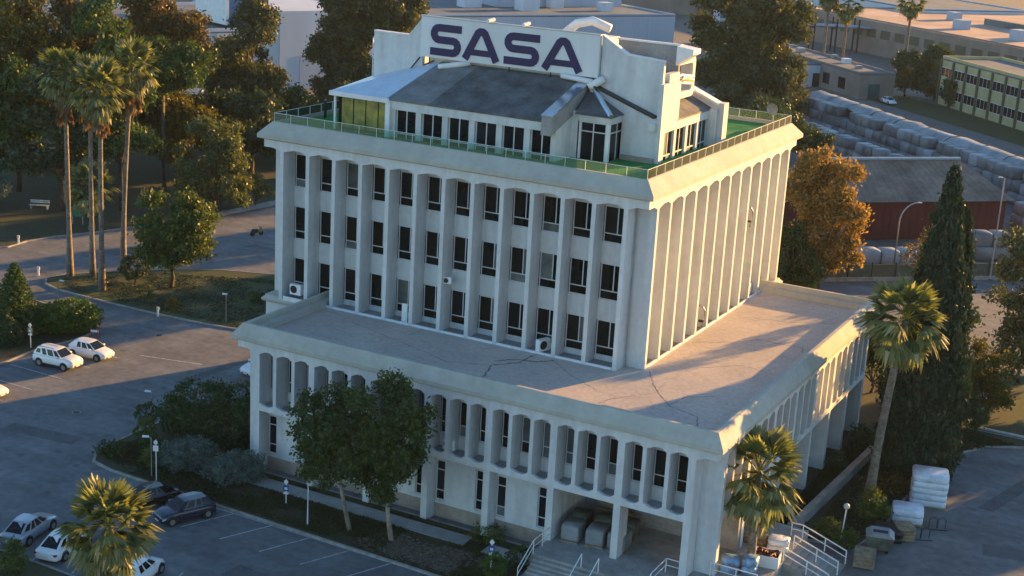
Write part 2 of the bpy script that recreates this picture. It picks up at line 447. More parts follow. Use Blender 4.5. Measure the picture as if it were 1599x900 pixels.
# concrete path along the front lawn and the narrow path by the park
mb = MB(); mb.box(3.6, 23.7, -11.4, -10.0, 0.06, 0.16); struct(mb.build('footpath', 'pavement'))
mb = MB(); mb.box(25.2, 28.6, -11.6, -10.25, 0.06, 0.16); struct(mb.build('footpath', 'pavement'))
sheet('park_path', [(-49.6, 47), (-47.9, 47), (-45.6, 62), (-45.0, 72), (-47.0, 72), (-47.4, 62.5)], 0.118, 'pavement')
# painted bay lines
def line(a, b, wd=0.11, z=0.006, m='line_paint', name='bay_line'):
    a = Vector((*a, 0)); b = Vector((*b, 0)); d = (b - a).normalized(); nn = Vector((-d.y, d.x, 0)) * wd / 2
    mb = MB(); mb.face([(p.x, p.y, z) for p in (a - nn, b - nn, b + nn, a + nn)])
    return struct(mb.build(name, m, fix=False))
for k in range(-1, 7):
    x = 8.05 + 3.27 * k
    line((x, -15.95), (x - 1.55, -19.55))
line((2.0, -15.78), (28.5, -16.22), 0.10)
for y in (-9.4, -6.2, -2.85, 0.6, 4.0):
    line((-26.6, y), (-20.6, y - 0.1))
for k in range(7):
    x = -4.4 + 3.25 * k
    line((x, -28.5), (x - .9, -24.6))
line((-8, -28.52), (13, -28.9), 0.1)
line((-19.5, 5.6), (-13.5, 7.0), 0.13)
for pts in ([(-16, -14), (-9.5, -13.2), (-9.8, -11.6), (-16.2, -12.4)], [(-12.5, 2), (-11.4, 2.1), (-10.4, 14.5), (-11.5, 14.6)], [(13, -23.5), (17.5, -23.9), (17.7, -22.1), (13.2, -21.7)],
            [(-33, -19), (-20, -17.6), (-20.2, -16.6), (-33.2, -18)], [(54, 8), (60, 9.4), (59.5, 11.2), (53.6, 9.8)], [(-47, 30), (-44.5, 29.5), (-41, 39), (-43.2, 40)], [(52, 16), (53.2, 16), (56, 27), (54.8, 27.2)]):
    sheet('asphalt_repair', pts, .004, 'asphalt_patch')

# ================================================================ the office block
BZ = 1.4
office = thing('office_building', 'white office block with tall fins, sloped concrete cornices and a wide podium', 'building', (0, 0, BZ))

def side_frames(x0, y0, size):
    """(origin, rotation) of the four sides; local x runs along the side, local y inwards"""
    return [((x0, y0, 0), 0.0), ((x0 + size, y0, 0), math.pi / 2), ((x0 + size, y0 + size, 0), math.pi), ((x0, y0 + size, 0), -math.pi / 2)]
def at(fr, u, d=0.0, z=0.0):
    (ox, oy, _), a = fr
    return (ox + math.cos(a) * u - math.sin(a) * d, oy + math.sin(a) * u + math.cos(a) * d, z)

def arch_profile(size, cols, widths, spring, crown, cham):
    """lower edge of a frieze: springs at the fins, chamfers up to a flat crown"""
    pr = [(0.0, crown)]
    for i, (c, wd) in enumerate(zip(cols, widths)):
        l = c - wd / 2; r = c + wd / 2
        prev = pr[-1][0]
        ch = min(cham, (l - prev) * 0.42)
        pr += [(l - ch, crown), (l, spring), (r, spring)]
        nxt = cols[i + 1] - widths[i + 1] / 2 if i + 1 < len(cols) else size
        ch = min(cham, (nxt - r) * 0.42)
        pr += [(r + ch, crown)]
    pr.append((size, crown))
    return pr
def band(profile, other, d0, d1, cap=True, trim=0.0):
    """solid between a lower/upper broken profile and a level, from depth d0 to d1"""
    mb = MB()
    pr = [p for p in profile]
    if trim:
        s = profile[-1][0]
        pr = [(trim, profile[0][1])] + [p for p in pr if trim < p[0] < s - trim] + [(s - trim, profile[-1][1])]
    for (u0, z0), (u1, z1) in zip(pr[:-1], pr[1:]):
        if u1 - u0 < 1e-4: continue
        mb.face([(u0, d0, z0), (u1, d0, z1), (u1, d0, other), (u0, d0, other)])
        mb.face([(u0, d1, z0), (u0, d1, other), (u1, d1, other), (u1, d1, z1)])
        mb.face([(u0, d0, z0), (u0, d1, z0), (u1, d1, z1), (u1, d0, z1)])
        mb.face([(u0, d0, other), (u1, d0, other), (u1, d1, other), (u0, d1, other)])
    for u, z in (pr[0], pr[-1]):
        mb.face([(u, d0, z), (u, d0, other), (u, d1, other), (u, d1, z)])
    return mb
def ring(profile, x0, y0, x1, y1):
    """sweep an (outward, z) profile round a rectangle with mitred corners"""
    mb = MB()
    def P(k, o, z):
        return [(x0 - o, y0 - o, z), (x1 + o, y0 - o, z), (x1 + o, y1 + o, z), (x0 - o, y1 + o, z)][k]
    for (o0, z0), (o1, z1) in zip(profile[:-1], profile[1:]):
        for k in range(4):
            j = (k + 1) % 4
            mb.face([P(k, o0, z0), P(j, o0, z0), P(j, o1, z1), P(k, o1, z1)])
    return mb

_wincache = {}
WR = random.Random(3)
BLIND = [0.13]
def window(fr, u, z, wd, ht, transoms, mull, d, parent, glass='glass_dark', fr_mat='window_frame', fw=0.07, rz=None):
    """window part (frame) with one pane child per light; transoms: heights, mull: fractions in the top lights"""
    key = (round(wd, 3), round(ht, 3), tuple(transoms), tuple(mull), fw, glass)
    if key not in _wincache:
        f = MB(); t = 0.09
        f.box(0, fw, 0, t, 0, ht).box(wd - fw, wd, 0, t, 0, ht)
        f.box(fw, wd - fw, 0, t, 0, fw).box(fw, wd - fw, 0, t, ht - fw, ht)
        rows = [0.0] + list(transoms) + [ht]
        for tz in transoms: f.box(fw, wd - fw, -0.01, t - 0.01, tz - fw / 2, tz + fw / 2)
        panes = []
        for i, (a, b) in enumerate(zip(rows[:-1], rows[1:])):
            za = a + (fw if i == 0 else fw / 2); zb = b - (fw if i == len(rows) - 2 else fw / 2)
            cuts = [fw]
            ms = mull if i in MULLROWS(len(rows) - 1) else ()
            for mm in ms:
                f.box(wd * mm - fw / 2, wd * mm + fw / 2, 0.0, t, za, zb)
                cuts += [wd * mm - fw / 2, wd * mm + fw / 2]
            cuts.append(wd - fw)
            for a2, b2 in zip(cuts[::2], cuts[1::2]):
                p = MB(); p.box(a2, b2, 0.04, 0.055, za, zb)
                panes.append(p.mesh('pane', fix=False))
        _wincache[key] = (f.mesh('window', fix=False), panes)
    fm, panes = _wincache[key]
    if not fm.materials: fm.materials.append(MATS[fr_mat])
    o = inst('window', fm, None, parent, at(fr, u, d, z), fr[1])
    for p in panes:
        q = inst('pane', p, glass, o)
        if WR.random() < BLIND[0]:
            q.material_slots[0].link = 'OBJECT'; q.material_slots[0].material = MATS['pane_blind']
    return o
_mr = ['top']
def MULLROWS(n):
    return range(1, n) if _mr[0] == 'top' and n > 1 else range(n)

# ---------------------------------------------------------------- tower
TX, TY, TS = -1.68, 0.0, 32.16
TF = side_frames(TX, TY, TS)
FB, FT = 8.96, 20.9
cols = [1.68 + 2.4 * i for i in range(13)]
fin_me = MB().box(-.16, .16, 0, 1.49, FB - 0.3, 20.56).mesh('fin', fix=False)
fin_head = MB().box(-.155, .155, .342, 1.49, 20.56, 20.838).mesh('fin_head', fix=False)
TROWS = [(9.33, 11.96), (13.48, 16.11), (17.63, 20.26)]
for s, fr in enumerate(TF):
    for c in cols: inst('fin', fin_me, 'white_render', office, at(fr, c), fr[1]); inst('fin_head', fin_head, 'white_render', office, at(fr, c), fr[1])
    tr = 0.0 if s in (0, 2) else 1.5
    pf = arch_profile(TS, cols, [.32] * 13, 20.56, 20.78, .90)
    o = band(pf, 21.36, 0.0, .34, trim=0.0 if s in (0, 2) else .342).build('frieze', 'white_render', office, loc=fr[0], rz=fr[1])
    MB().box(.342 if s in (0, 2) else 1.502, TS - (.342 if s in (0, 2) else 1.502), .342, 1.5, 20.84, 21.34).build('soffit_slab', 'white_render', office, loc=fr[0], rz=fr[1], fix=False)
    e = 1.5 if s in (0, 2) else 1.7
    zs = [8.3] + [v for r in TROWS for v in r] + [21.2]
    for z0, z1 in zip(zs[::2], zs[1::2]):
        MB().box(e, TS - e, 1.5, 1.75, z0, z1).build('spandrel', 'white_render', office, loc=fr[0], rz=fr[1], fix=False)
    MB().box(1.9, TS - 1.9, 0.02, 0.14, FB - .3, FB + 0.16).build('base_kerb', 'white_trim', office, loc=fr[0], rz=fr[1], fix=False)
    # bay floors just above the podium roof
    MB().box(1.9, TS - 1.9, 0.14, 1.49, FB - .3, FB + 0.04).build('bay_floor', 'concrete_grey', office, loc=fr[0], rz=fr[1], fix=False)
    if s in (0, 1):
        for c in cols[:-1]:
            for z0, z1 in TROWS:
                window(fr, c + .18, z0, 2.04, z1 - z0, (0.66,), (0.5,), 1.56, office)
    else:
        for z0, z1 in TROWS:
            MB().box(e, TS - e, 1.7, 1.72, z0, z1).build('window_band', 'glass_dark', office, loc=fr[0], rz=fr[1], fix=False)
ring([(-0.3, 21.36), (0.02, 21.36), (.34, 21.46), (.40, 21.50), (.40, 21.80), (.33, 21.88), (-.42, 22.70), (-.47, 22.72), (-.62, 22.72), (-.62, 22.1)],
     TX, TY, TX + TS, TY + TS).build('cornice', 'concrete_lip', office)
MB().box(TX + .6, TX + TS - .6, TY + .6, TY + TS - .6, 21.4, 22.4).build('terrace_floor', 'green_turf', office)
MB().box(TX + 1.9, TX + TS - 1.9, TY + 1.9, TY + TS - 1.9, 8.0, 21.3).build('light_stop', 'plastic_black', office)  # unseen black box added inside to stop light leaking through
# lower walls of the tower where it stands clear of the podium, with a sloped sill
MB().box(TX + .18, 6.0, .17, TY + TS - .17, -1.4, 8.45).build('lower_wall', 'white_render', office)
MB().box(6.0, TX + TS - .18, 25.0, TY + TS - .17, -1.4, 8.45).build('lower_wall', 'white_render', office)
ring([(-0.2, 8.4), (.12, 8.42), (.20, 8.55), (.20, 8.66), (-.02, 8.85), (-.02, 8.95), (-1.3, 8.95)], TX + .1, TY + .1, TX + TS - .1, TY + TS - .1).build('sill_band', 'concrete_lip', office)
# glass balustrade
gp = MB().box(0.03, 1.5, 0, .014, 0, .62).mesh('glass_panel', fix=False)
gpost = MB().box(-.012, .012, -.01, .02, 0, .66).mesh('post', fix=False)
for fr in side_frames(TX + .53, TY + .53, TS - 1.06):
    n = 20; L_ = TS - 1.06; st = L_ / n
    for i in range(n):
        inst('glass_panel', gp, 'rail_glass', office, at(fr, i * st, 0, 22.74), fr[1], sc=(st / 1.53, 1, 1))
        inst('post', gpost, 'white_trim', office, at(fr, i * st, 0, 22.72), fr[1])
    MB().box(0, L_ - .05, -.008, .02, 23.365, 23.39).build('handrail', 'white_trim', office, loc=fr[0], rz=fr[1], fix=False)

# ---------------------------------------------------------------- podium
PX, PY, PS = 3.2, -9.3, 36.96
PF = side_frames(PX, PY, PS)
wide = [1.68 + 4.8 * k for k in range(8)]
pc, pw = [], []
for k, c in enumerate(wide):
    pc.append(c); pw.append(.50)
    if k < 7:
        pc += [c + 1.6, c + 3.2]; pw += [.27, .27]
pier_w = MB().box(-.25, .25, 0, 1.44, 4.08, 7.82).mesh('pier', fix=False)
pier_n = MB().box(-.135, .135, 0, 1.44, 4.08, 7.82).mesh('pier', fix=False)
pier_hw = MB().box(-.245, .245, .302, 1.44, 7.82, 8.088).mesh('pier_head', fix=False)
pier_fw = MB().box(-.247, .247, .264, 1.44, 3.505, 4.08).mesh('pier_foot', fix=False)
pier_hn = MB().box(-.13, .13, .302, 1.44, 7.82, 8.088).mesh('pier_head', fix=False)
pier_fn = MB().box(-.13, .13, .264, 1.44, 3.8, 4.08).mesh('pier_foot', fix=False)
column = MB().box(-.24, .24, .015, 1.43, -1.4, 3.5).mesh('column', fix=False)
def keep(s, u):                         # the tower covers the rest of these two sides
    x, y, _ = at(PF[s], u)
    return s in (0, 1) or (s == 3 and y < -0.4) or (s == 2 and x > 30.8)
for s, fr in enumerate(PF):
    lo = 0.0 if s in (0, 1) else (0.0 if s == 2 else 27.8)
    hi = PS if s in (0, 1) else (9.3 if s == 2 else PS - 1.452)
    for c, wd in zip(pc, pw):
        if keep(s, c):
            inst('pier', pier_w if wd > .4 else pier_n, 'white_render', office, at(fr, c), fr[1])
            if s in (0, 1):
                inst('pier_head', pier_hw if wd > .4 else pier_hn, 'white_render', office, at(fr, c), fr[1])
                inst('pier_foot', pier_fw if wd > .4 else pier_fn, 'white_render', office, at(fr, c), fr[1])
    for c in wide:
        if keep(s, c): inst('column', column, 'white_render', office, at(fr, c), fr[1])
    tr = 0.0 if s in (0, 2) else 1.45
    def clip(pr):
        if lo == 0.0 and hi == PS: return pr
        q = [p for p in pr if lo < p[0] < hi]
        return [(lo, q[0][1])] + q + [(hi, q[-1][1])]
    pf = arch_profile(PS, pc, pw, 7.82, 8.05, .58)
    pf2 = [(u, 3.88 if z > 7.9 else 4.08) for u, z in pf]
    pf2[0] = (pf2[0][0], 3.88); pf2[-1] = (pf2[-1][0], 3.88)
    if s in (0, 1):
        band(pf, 8.58, 0, .3, trim=0 if s == 0 else .302).build('frieze', 'white_render', office, loc=fr[0], rz=fr[1])
        MB().box(.302 if s == 0 else 1.452, PS - (.302 if s == 0 else 1.452), .302, 1.45, 8.09, 8.56).build('soffit_slab', 'white_render', office, loc=fr[0], rz=fr[1], fix=False)
        q = [p for p in pf2 if 1.4 < p[0] < PS - 1.4]
        band(q, 3.5, 0, .26).build('sill_beam', 'white_render', office, loc=fr[0], rz=fr[1])
        MB().box(1.7, PS - 1.7, .262, 1.45, 3.5, 3.80).build('ledge_slab', 'concrete_grey', office, loc=fr[0], rz=fr[1], fix=False)
    else:
        band(clip(pf), 8.58, 0, 1.44, trim=0).build('frieze', 'white_render', office, loc=fr[0], rz=fr[1])
        lo = max(lo, 1.43)
        band(clip(pf2), 3.5, 0, 1.44).build('sill_beam', 'white_render', office, loc=fr[0], rz=fr[1])
    e0, e1 = max(lo, 1.45 if s in (0, 2) else 1.65), min(hi, PS - (1.45 if s in (0, 2) else 1.65))
    for z0, z1 in ((3.55, 4.72), (7.32, 8.5)):
        MB().box(e0, e1, 1.45, 1.65, z0, z1).build('spandrel', 'white_render', office, loc=fr[0], rz=fr[1], fix=False)
    for i, (c, wd) in enumerate(zip(pc[:-1], pw[:-1])):
        if not (keep(s, c) and keep(s, c + 1.6)): continue
        l = c + wd / 2; r = pc[i + 1] - pw[i + 1] / 2
        window(fr, l + .01, 4.74, r - l - .02, 2.57, (0.82,), (), 1.5, office, fw=.06)
ring([(-0.3, 8.58), (0.02, 8.58), (.31, 8.66), (.36, 8.70), (.36, 8.98), (.30, 9.06), (-.22, 9.80), (-.26, 9.82), (-.52, 9.82), (-.53, 9.46), (-1.12, 9.42), (-1.14, 8.9)],
     PX, PY, PX + PS, PY + PS).build('cornice', 'concrete_lip', office)
MB().box(PX + 1.0, PX + PS - 1.0, PY + 1.0, PY + PS - 1.0, 8.6, 8.96).build('podium_roof', 'roof_screed', office)
MB().box(PX + 1.7, PX + PS - 1.7, PY + 1.7, PY + PS - 1.7, 3.7, 8.5).build('light_stop', 'plastic_black', office)
# ground floor: plinth, wall panels between tall slit windows
GD = 1.15
def ground_bay(fr, u0, u1, door=False):
    a = u0 + .25; b = u1 - .25
    wa, wb = (a, a + .72), (b - 1.15, b)
    MB().box(a, b, GD - .06, GD + .3, -1.4, -.42).build('plinth', 'plinth_stone', office, loc=fr[0], rz=fr[1], fix=False)
    MB().box(wa[1], wb[0], GD, GD + .3, -.42, 3.6).build('wall_panel', 'white_render', office, loc=fr[0], rz=fr[1], fix=False)
    for l, r in (wa, wb):
        MB().box(l, r, GD, GD + .3, -.42, -.16).build('wall_panel', 'white_render', office, loc=fr[0], rz=fr[1], fix=False)
        MB().box(l, r, GD, GD + .3, 2.80, 3.6).build('wall_panel', 'white_render', office, loc=fr[0], rz=fr[1], fix=False)
        _mr[0] = 'top'
        window(fr, l + .01, -.15, r - l - .02, 2.94, (.72, 2.25), (), GD + .08, office, fw=.06, glass='glass_blue')
for k in range(5): ground_bay(PF[0], wide[k], wide[k + 1])
for k in range(2, 7): ground_bay(PF[1], wide[k], wide[k + 1])
ground_bay(PF[3], wide[6], wide[7])
MB().box(PX + 1.7, 28.6, PY + 1.7, 25, -1.4, 3.6).build('light_stop', 'plastic_black', office)
MB().box(28.6, PX + PS - 1.7, 2.6, 25, -1.4, 3.6).build('light_stop', 'plastic_black', office)
# porch under the corner
MB().box(28.9, 40.1, -11.6, 2.4, -1.4, -.3).build('porch_floor', 'pavement', office)
MB().box(28.6, 40.1, -3.6, -3.3, -.3, 3.6).build('porch_wall', 'concrete_grey', office)
MB().box(28.72, 28.95, -8.1, -3.3, -.3, 3.6).build('porch_wall', 'white_render', office)
MB().box(38.9, 39.15, -3.3, 2.3, -.3, 3.6).build('porch_wall', 'white_render', office)
MB().box(28.7, 38.6, -7.86, 2.6, 3.52, 3.7).build('porch_ceiling', 'white_render', office)
for i in range(6):
    MB().box(29.2, 37.2, -11.6 - .34 * (i + 1), -11.6 - .34 * i - .002, -1.4, -.3 - .157 * (i + 1) - .02).build('step', 'pavement', office)
# tar seams on the podium roof
def seam(pts, wd=.16, z=8.964):
    mb = MB(); pts = [Vector((*p, 0)) for p in pts]
    P = []
    for i in range(len(pts) - 1):
        for t in range(10): P.append(pts[i].lerp(pts[i + 1], t / 10) + Vector((random.uniform(-.06, .06), random.uniform(-.06, .06), 0)))
    P.append(pts[-1])
    for i in range(len(P) - 1):
        d = (P[i + 1] - P[i]).normalized(); nn = Vector((-d.y, d.x, 0)) * wd * random.uniform(.14, .42)
        mb.face([(p.x, p.y, z) for p in (P[i] - nn, P[i + 1] - nn, P[i + 1] + nn, P[i] + nn)])
    o = mb.build('tar_seam', 'tar', office, fix=False)
seam([(22.8, .2), (22.6, -2.5), (21.3, -4.2), (22.0, -6.4), (21.6, -7.9)], .26)
seam([(21.0, -3.2), (22.2, -2.0), (23.6, -1.6), (24.4, -.6)], .3)
seam([(30.9, 1.4), (32.6, -1.6), (34.7, -4.2), (37.0, -5.0), (37.6, -6.6)], .14)
seam([(34.7, -4.2), (35.0, -2.0), (36.6, -.6)], .10)
seam([(33.0, -2.4), (31.0, -5.4), (30.4, -8.0)], .10)
seam([(30.8, 9.6), (33.2, 11.4), (34.8, 13.4), (38.2, 13.6), (38.6, 12.4)], .12)
seam([(8.2, -2.0), (13.0, -3.5), (18.4, -5.4), (21.3, -4.2)], .08)
seam([(24.4, -.6), (27.2, -3.0), (29.6, -4.4)], .08)
seam([(32.0, 18.5), (35.5, 19.5), (38.5, 21.5)], .10)
seam([(33.4, 4.2), (35.8, 6.8), (38.6, 6.2)], .09)

# ---------------------------------------------------------------- penthouse
def poly(name, m, pts, th=0.12):
    """roof sheet with thickness, pts counter-clockwise seen from above"""
    mb = MB(); mb.face(pts)
    lo = [(x, y, z - th) for x, y, z in pts]
    mb.face(lo[::-1])
    for i in range(len(pts)):
        j = (i + 1) % len(pts)
        mb.face([pts[i], lo[i], lo[j], pts[j]])
    return mb.build(name, m, office)
FW = ((0, 3.0, 0), 0.0)
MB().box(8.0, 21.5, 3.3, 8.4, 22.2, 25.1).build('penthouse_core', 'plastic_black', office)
MB().box(3.2, 24.0, 18.5, 24.2, 22.2, 25.1).build('penthouse_core', 'white_render', office)
MB().box(3.2, 27.0, 8.9, 18.45, 22.2, 25.1).build('penthouse_core', 'white_render', office)
poly('roof_slope', 'shingle_dark', [(2.9, 8.6, 25.3), (8.0, 8.6, 27.7), (8.0, 23.0, 27.7), (2.9, 23.0, 25.3)])
MB().box(3.0, 24.2, 23.0, 24.4, 25.1, 25.4).build('roof_slab', 'grey_roof_shaded', office)
MB().box(7.6, 22.2, 8.7, 23.4, 22.3, 28.2).build('penthouse_core', 'white_render', office)
MB().box(7.9, 21.55, 2.7, 3.25, 24.55, 25.26).build('fascia', 'white_render', office)
pitch = 2.28
for i in range(7):
    x = 8.05 + pitch * i
    if x < 21.6: MB().box(x - .24, x + .24, 2.86, 3.3, 22.2, 24.6).build('mullion_pier', 'white_render', office)
_mr[0] = 'all'
for i in range(6):
    x = 8.05 + pitch * i + .25
    wd = min(pitch - .5, 21.5 - x)
    window(FW, x, 22.24, wd, 2.32, (.5,), (.5,), .06, office, glass='glass_blue', fw=.08)
# front roof slope: dark shingles, a paler strip to the left
poly('roof_slope', 'shingle_dark', [(11.3, 2.62, 25.30), (21.0, 2.62, 25.30), (21.0, 8.3, 27.75), (12.2, 8.3, 27.75)])
poly('roof_slope', 'shingle_grey', [(7.7, 2.62, 25.30), (11.29, 2.62, 25.30), (12.19, 8.3, 27.75), (9.0, 8.3, 27.75)])
# glazed corner canopy on the left
poly('canopy_roof', 'canopy_sheet', [(2.6, 2.5, 25.32), (7.65, 2.5, 25.32), (8.9, 8.3, 27.7)], .1)
poly('canopy_roof', 'canopy_sheet', [(2.6, 2.5, 25.32), (8.9, 8.3, 27.7), (2.6, 8.3, 25.9)], .1)
MB().box(2.55, 7.9, 2.42, 2.56, 25.0, 25.34).build('fascia', 'white_trim', office)
MB().box(2.55, 2.7, 2.57, 8.3, 25.0, 25.34).build('fascia', 'white_trim', office)
MB().box(2.9, 3.05, 2.6, 2.75, 22.2, 25.0).build('canopy_post', 'white_trim', office)
MB().box(7.6, 8.0, 2.5, 2.9, 22.2, 25.2).build('canopy_post', 'white_trim', office)
for i in range(4):
    x = 3.1 + 1.12 * i
    MB().box(x, x + 1.04, 3.4, 3.45, 22.5, 24.95).build('blind_panel', 'blind_yellow', office)
    MB().box(x + 1.05, x + 1.11, 3.36, 3.5, 22.2, 25.0).build('blind_post', 'dark_metal', office)
MB().box(3.0, 7.6, 3.38, 3.5, 22.2, 22.48).build('blind_base', 'dark_metal', office)
MB().box(2.8, 3.0, 3.4, 8.3, 22.2, 25.0).build('canopy_side', 'glass_blue', office)
# front wing beam right of the dark roof, sheet-metal capping
def wing_x(x0, x1, y0, y1, za, zb, dep, cap):
    MB().prism([(y0, za - dep), (y0, za), (y1, zb), (y1, zb - dep)], 'x', x0, x1).build('wing_beam', 'concrete_grey', office)
    MB().prism([(y0 - .05, za), (y0 - .05, za + .08), (y1, zb + .08), (y1, zb)], 'x', x0 - .06, x1 + .06).build('capping', cap, office)
wing_x(20.95, 21.75, 2.05, 8.0, 25.72, 27.6, 1.35, 'sheet_metal')
MB().box(21.3, 21.7, 3.0, 5.5, 22.2, 25.9).build('return_wall', 'white_render', office)
MB().box(21.3, 22.3, 5.5, 8.3, 22.2, 25.8).build('return_wall', 'white_render', office)
# glazed bay in the re-entrant corner
MB().box(22.15, 24.75, 5.42, 8.2, 25.15, 25.62).build('fascia', 'white_render', office)
MB().box(22.2, 22.4, 5.5, 5.7, 22.2, 25.15).build('bay_post', 'white_trim', office)
MB().box(24.45, 24.7, 5.5, 5.75, 22.2, 25.15).build('bay_post', 'white_trim', office)
window(((22.4, 5.55, 0), 0.0), 0, 22.25, 2.05, 2.9, (2.2,), (.5,), 0, office, glass='glass_blue', fw=.08)
window(((24.65, 5.75, 0), math.pi / 2), 0, 22.25, 2.45, 2.9, (2.2,), (.5,), 0, office, glass='glass_blue', fw=.08)
poly('bay_roof', 'shingle_dark', [(22.0, 5.3, 25.68), (24.85, 5.3, 25.68), (21.8, 8.2, 27.3)], .06)
poly('bay_roof', 'shingle_dark', [(24.85, 5.3, 25.68), (24.85, 8.2, 25.68), (21.8, 8.2, 27.3)], .06)
mb = MB(); mb.tube([(24.85, 5.3, 25.75), (21.85, 8.15, 27.42)], .2, 6); mb.build('ridge_cap', 'sheet_metal', office)
# right wing wall with its sloping coping
mb = MB()
mb.prism([(22.0, 25.6), (24.71, 25.6), (24.71, 26.52), (22.0, 27.45)], 'y', 7.62, 8.2)
mb.prism([(24.71, 22.2), (27.4, 22.2), (27.4, 25.58), (24.71, 26.52)], 'y', 7.62, 8.2)
mb.build('wing_wall', 'white_render', office)
MB().prism([(21.9, 27.48), (21.9, 27.62), (27.2, 25.78), (27.2, 25.64)], 'y', 7.45, 8.2).build('capping', 'dark_metal', office)
MB().box(26.75, 27.42, 7.40, 7.61, 24.75, 25.3).build('scupper', 'white_render', office)
MB().box(24.9, 27.4, 7.35, 7.6, 22.2, 22.75).build('planter_edge', 'plinth_stone', office)
# right corner pier, side windows, side roof and far wing
MB().box(27.41, 27.77, 7.60, 10.9, 25.27, 28.12).build('corner_pier', 'white_render', office)
MB().box(27.41, 27.77, 7.60, 8.2, 22.2, 25.26).build('corner_pier', 'white_render', office)
RW = ((27.6, 8.3, 0), math.pi / 2)
MB().box(8.4 - 8.3, 18.0 - 8.3, -.1, .5, 24.55, 25.25).build('fascia', 'white_render', office, loc=RW[0], rz=RW[1])
for i in range(5):
    MB().box(i * 2.3, i * 2.3 + .45, -.06, .4, 22.2, 24.56).build('mullion_pier', 'white_render', office, loc=RW[0], rz=RW[1])
    if i < 4: window(RW, i * 2.3 + .46, 22.24, 1.83, 2.3, (.5,), (.5,), .06, office, glass='glass_blue', fw=.08)
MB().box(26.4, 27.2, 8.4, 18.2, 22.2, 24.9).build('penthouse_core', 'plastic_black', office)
poly('roof_slope', 'shingle_dark', [(27.75, 10.85, 25.3), (27.75, 18.0, 25.3), (22.2, 18.0, 27.75), (22.2, 10.85, 27.75)])
MB().prism([(22.0, 25.0), (28.3, 22.2), (28.3, 25.5), (22.0, 28.1)], 'y', 18.0, 18.7).build('wing_wall', 'white_render', office)
MB().prism([(21.9, 28.12), (21.9, 28.32), (28.3, 25.7), (28.3, 25.5)], 'y', 17.85, 18.85).build('capping', 'white_trim', office)
MB().box(28.3, 28.75, 17.9, 18.9, 22.2, 25.75).build('corner_pier', 'white_render', office)
MB().prism([(26.6, 22.2), (28.3, 22.2), (28.3, 25.3), (26.6, 25.3)], 'y', 17.4, 17.99).build('return_wall', 'white_render', office)
# tall parapet slabs either side of the sign, and the open tank room behind the right one
def slab(pts, y0, y1, name='parapet_slab'):
    n = MB()
    xs = pts
    n2 = MB()
    for (xa, za), (xb, zb) in zip(xs[:-1], xs[1:]):
        n2.prism([(xa, 24.6), (xb, 24.6), (xb, zb), (xa, za)], 'y', y0, y1)
    o = n2.build(name, 'white_render', office)
    for (xa, za), (xb, zb) in zip(xs[:-1], xs[1:]):
        MB().prism([(xa, za + .005), (xb, zb + .005), (xb, zb + .1), (xa, za + .1)], 'y', y0 - .05, y1 + .05).build('coping', 'white_trim', office)
slab([(22.45, 31.05), (24.55, 29.85), (27.4, 29.67)], 8.21, 8.55)
slab([(2.75, 29.45), (6.0, 29.42), (7.25, 30.9)], 8.2, 8.55)
MB().box(2.9, 3.2, 8.56, 22, 24.5, 28.6).build('parapet_slab', 'white_render', office)
MB().box(22.5, 27.4, 11.0, 11.3, 25.3, 30.6).build('parapet_slab', 'concrete_grey', office)  # grey material paints the shade on this inner rear wall
MB().box(22.4, 27.5, 10.95, 11.35, 30.6, 30.72).build('coping', 'white_trim', office)
MB().box(22.5, 27.38, 8.56, 10.99, 25.3, 28.0).build('tank_room_floor', 'concrete_grey', office)
MB().prism([(27.6, 29.3), (27.6, 30.7), (28.9, 30.55), (28.9, 30.2)], 'y', 9.9, 11.3).build('flared_coping', 'white_trim', office)
MB().box(27.1, 27.6, 9.0, 10.9, 28.13, 28.75).build('side_parapet', 'white_render', office)
# rounded service frame on the right roof
def rframe(x0, x1, y0, y1, z0, z1, t):
    pts = []
    r = .45
    for cy, cz, a0 in ((y1 - r, z1 - r, 0), (y0 + r, z1 - r, 90), (y0 + r, z0 + r, 180), (y1 - r, z0 + r, 270)):
        for k in range(5):
            a = R(a0 + 22.5 * k); pts.append((cy + r * math.cos(a), cz + r * math.sin(a)))
    c = ((y0 + y1) / 2, (z0 + z1) / 2)
    inn = [(c[0] + (p[0] - c[0]) * (1 - 2 * t / (y1 - y0)), c[1] + (p[1] - c[1]) * (1 - 2 * t / (z1 - z0))) for p in pts]
    mb = MB(); n = len(pts)
    for i in range(n):
        j = (i + 1) % n
        a, b, cc, d = pts[i], pts[j], inn[j], inn[i]
        mb.face([(x1, *a), (x1, *b), (x1, *cc), (x1, *d)]); mb.face([(x0, *a), (x0, *d), (x0, *cc), (x0, *b)])
        mb.face([(x0, *a), (x0, *b), (x1, *b), (x1, *a)]); mb.face([(x0, *d), (x1, *d), (x1, *cc), (x0, *cc)])
    return mb.build('service_frame', 'white_render', office)
rframe(25.3, 26.3, 11.4, 17.4, 26.2, 29.3, .5)
for k in range(5):
    mb = MB(); z = 27.3 + .25 * (k % 3); mb.tube([(26.2 + .1 * k, 11.6 + .3 * k, z), (26.3, 13.5 + .5 * k, z + .25), (26.4, 16.8, z - .1)], .13, 6); mb.build('service_pipe', 'cardboard' if k % 2 else 'grey_metal', office, smooth=True)
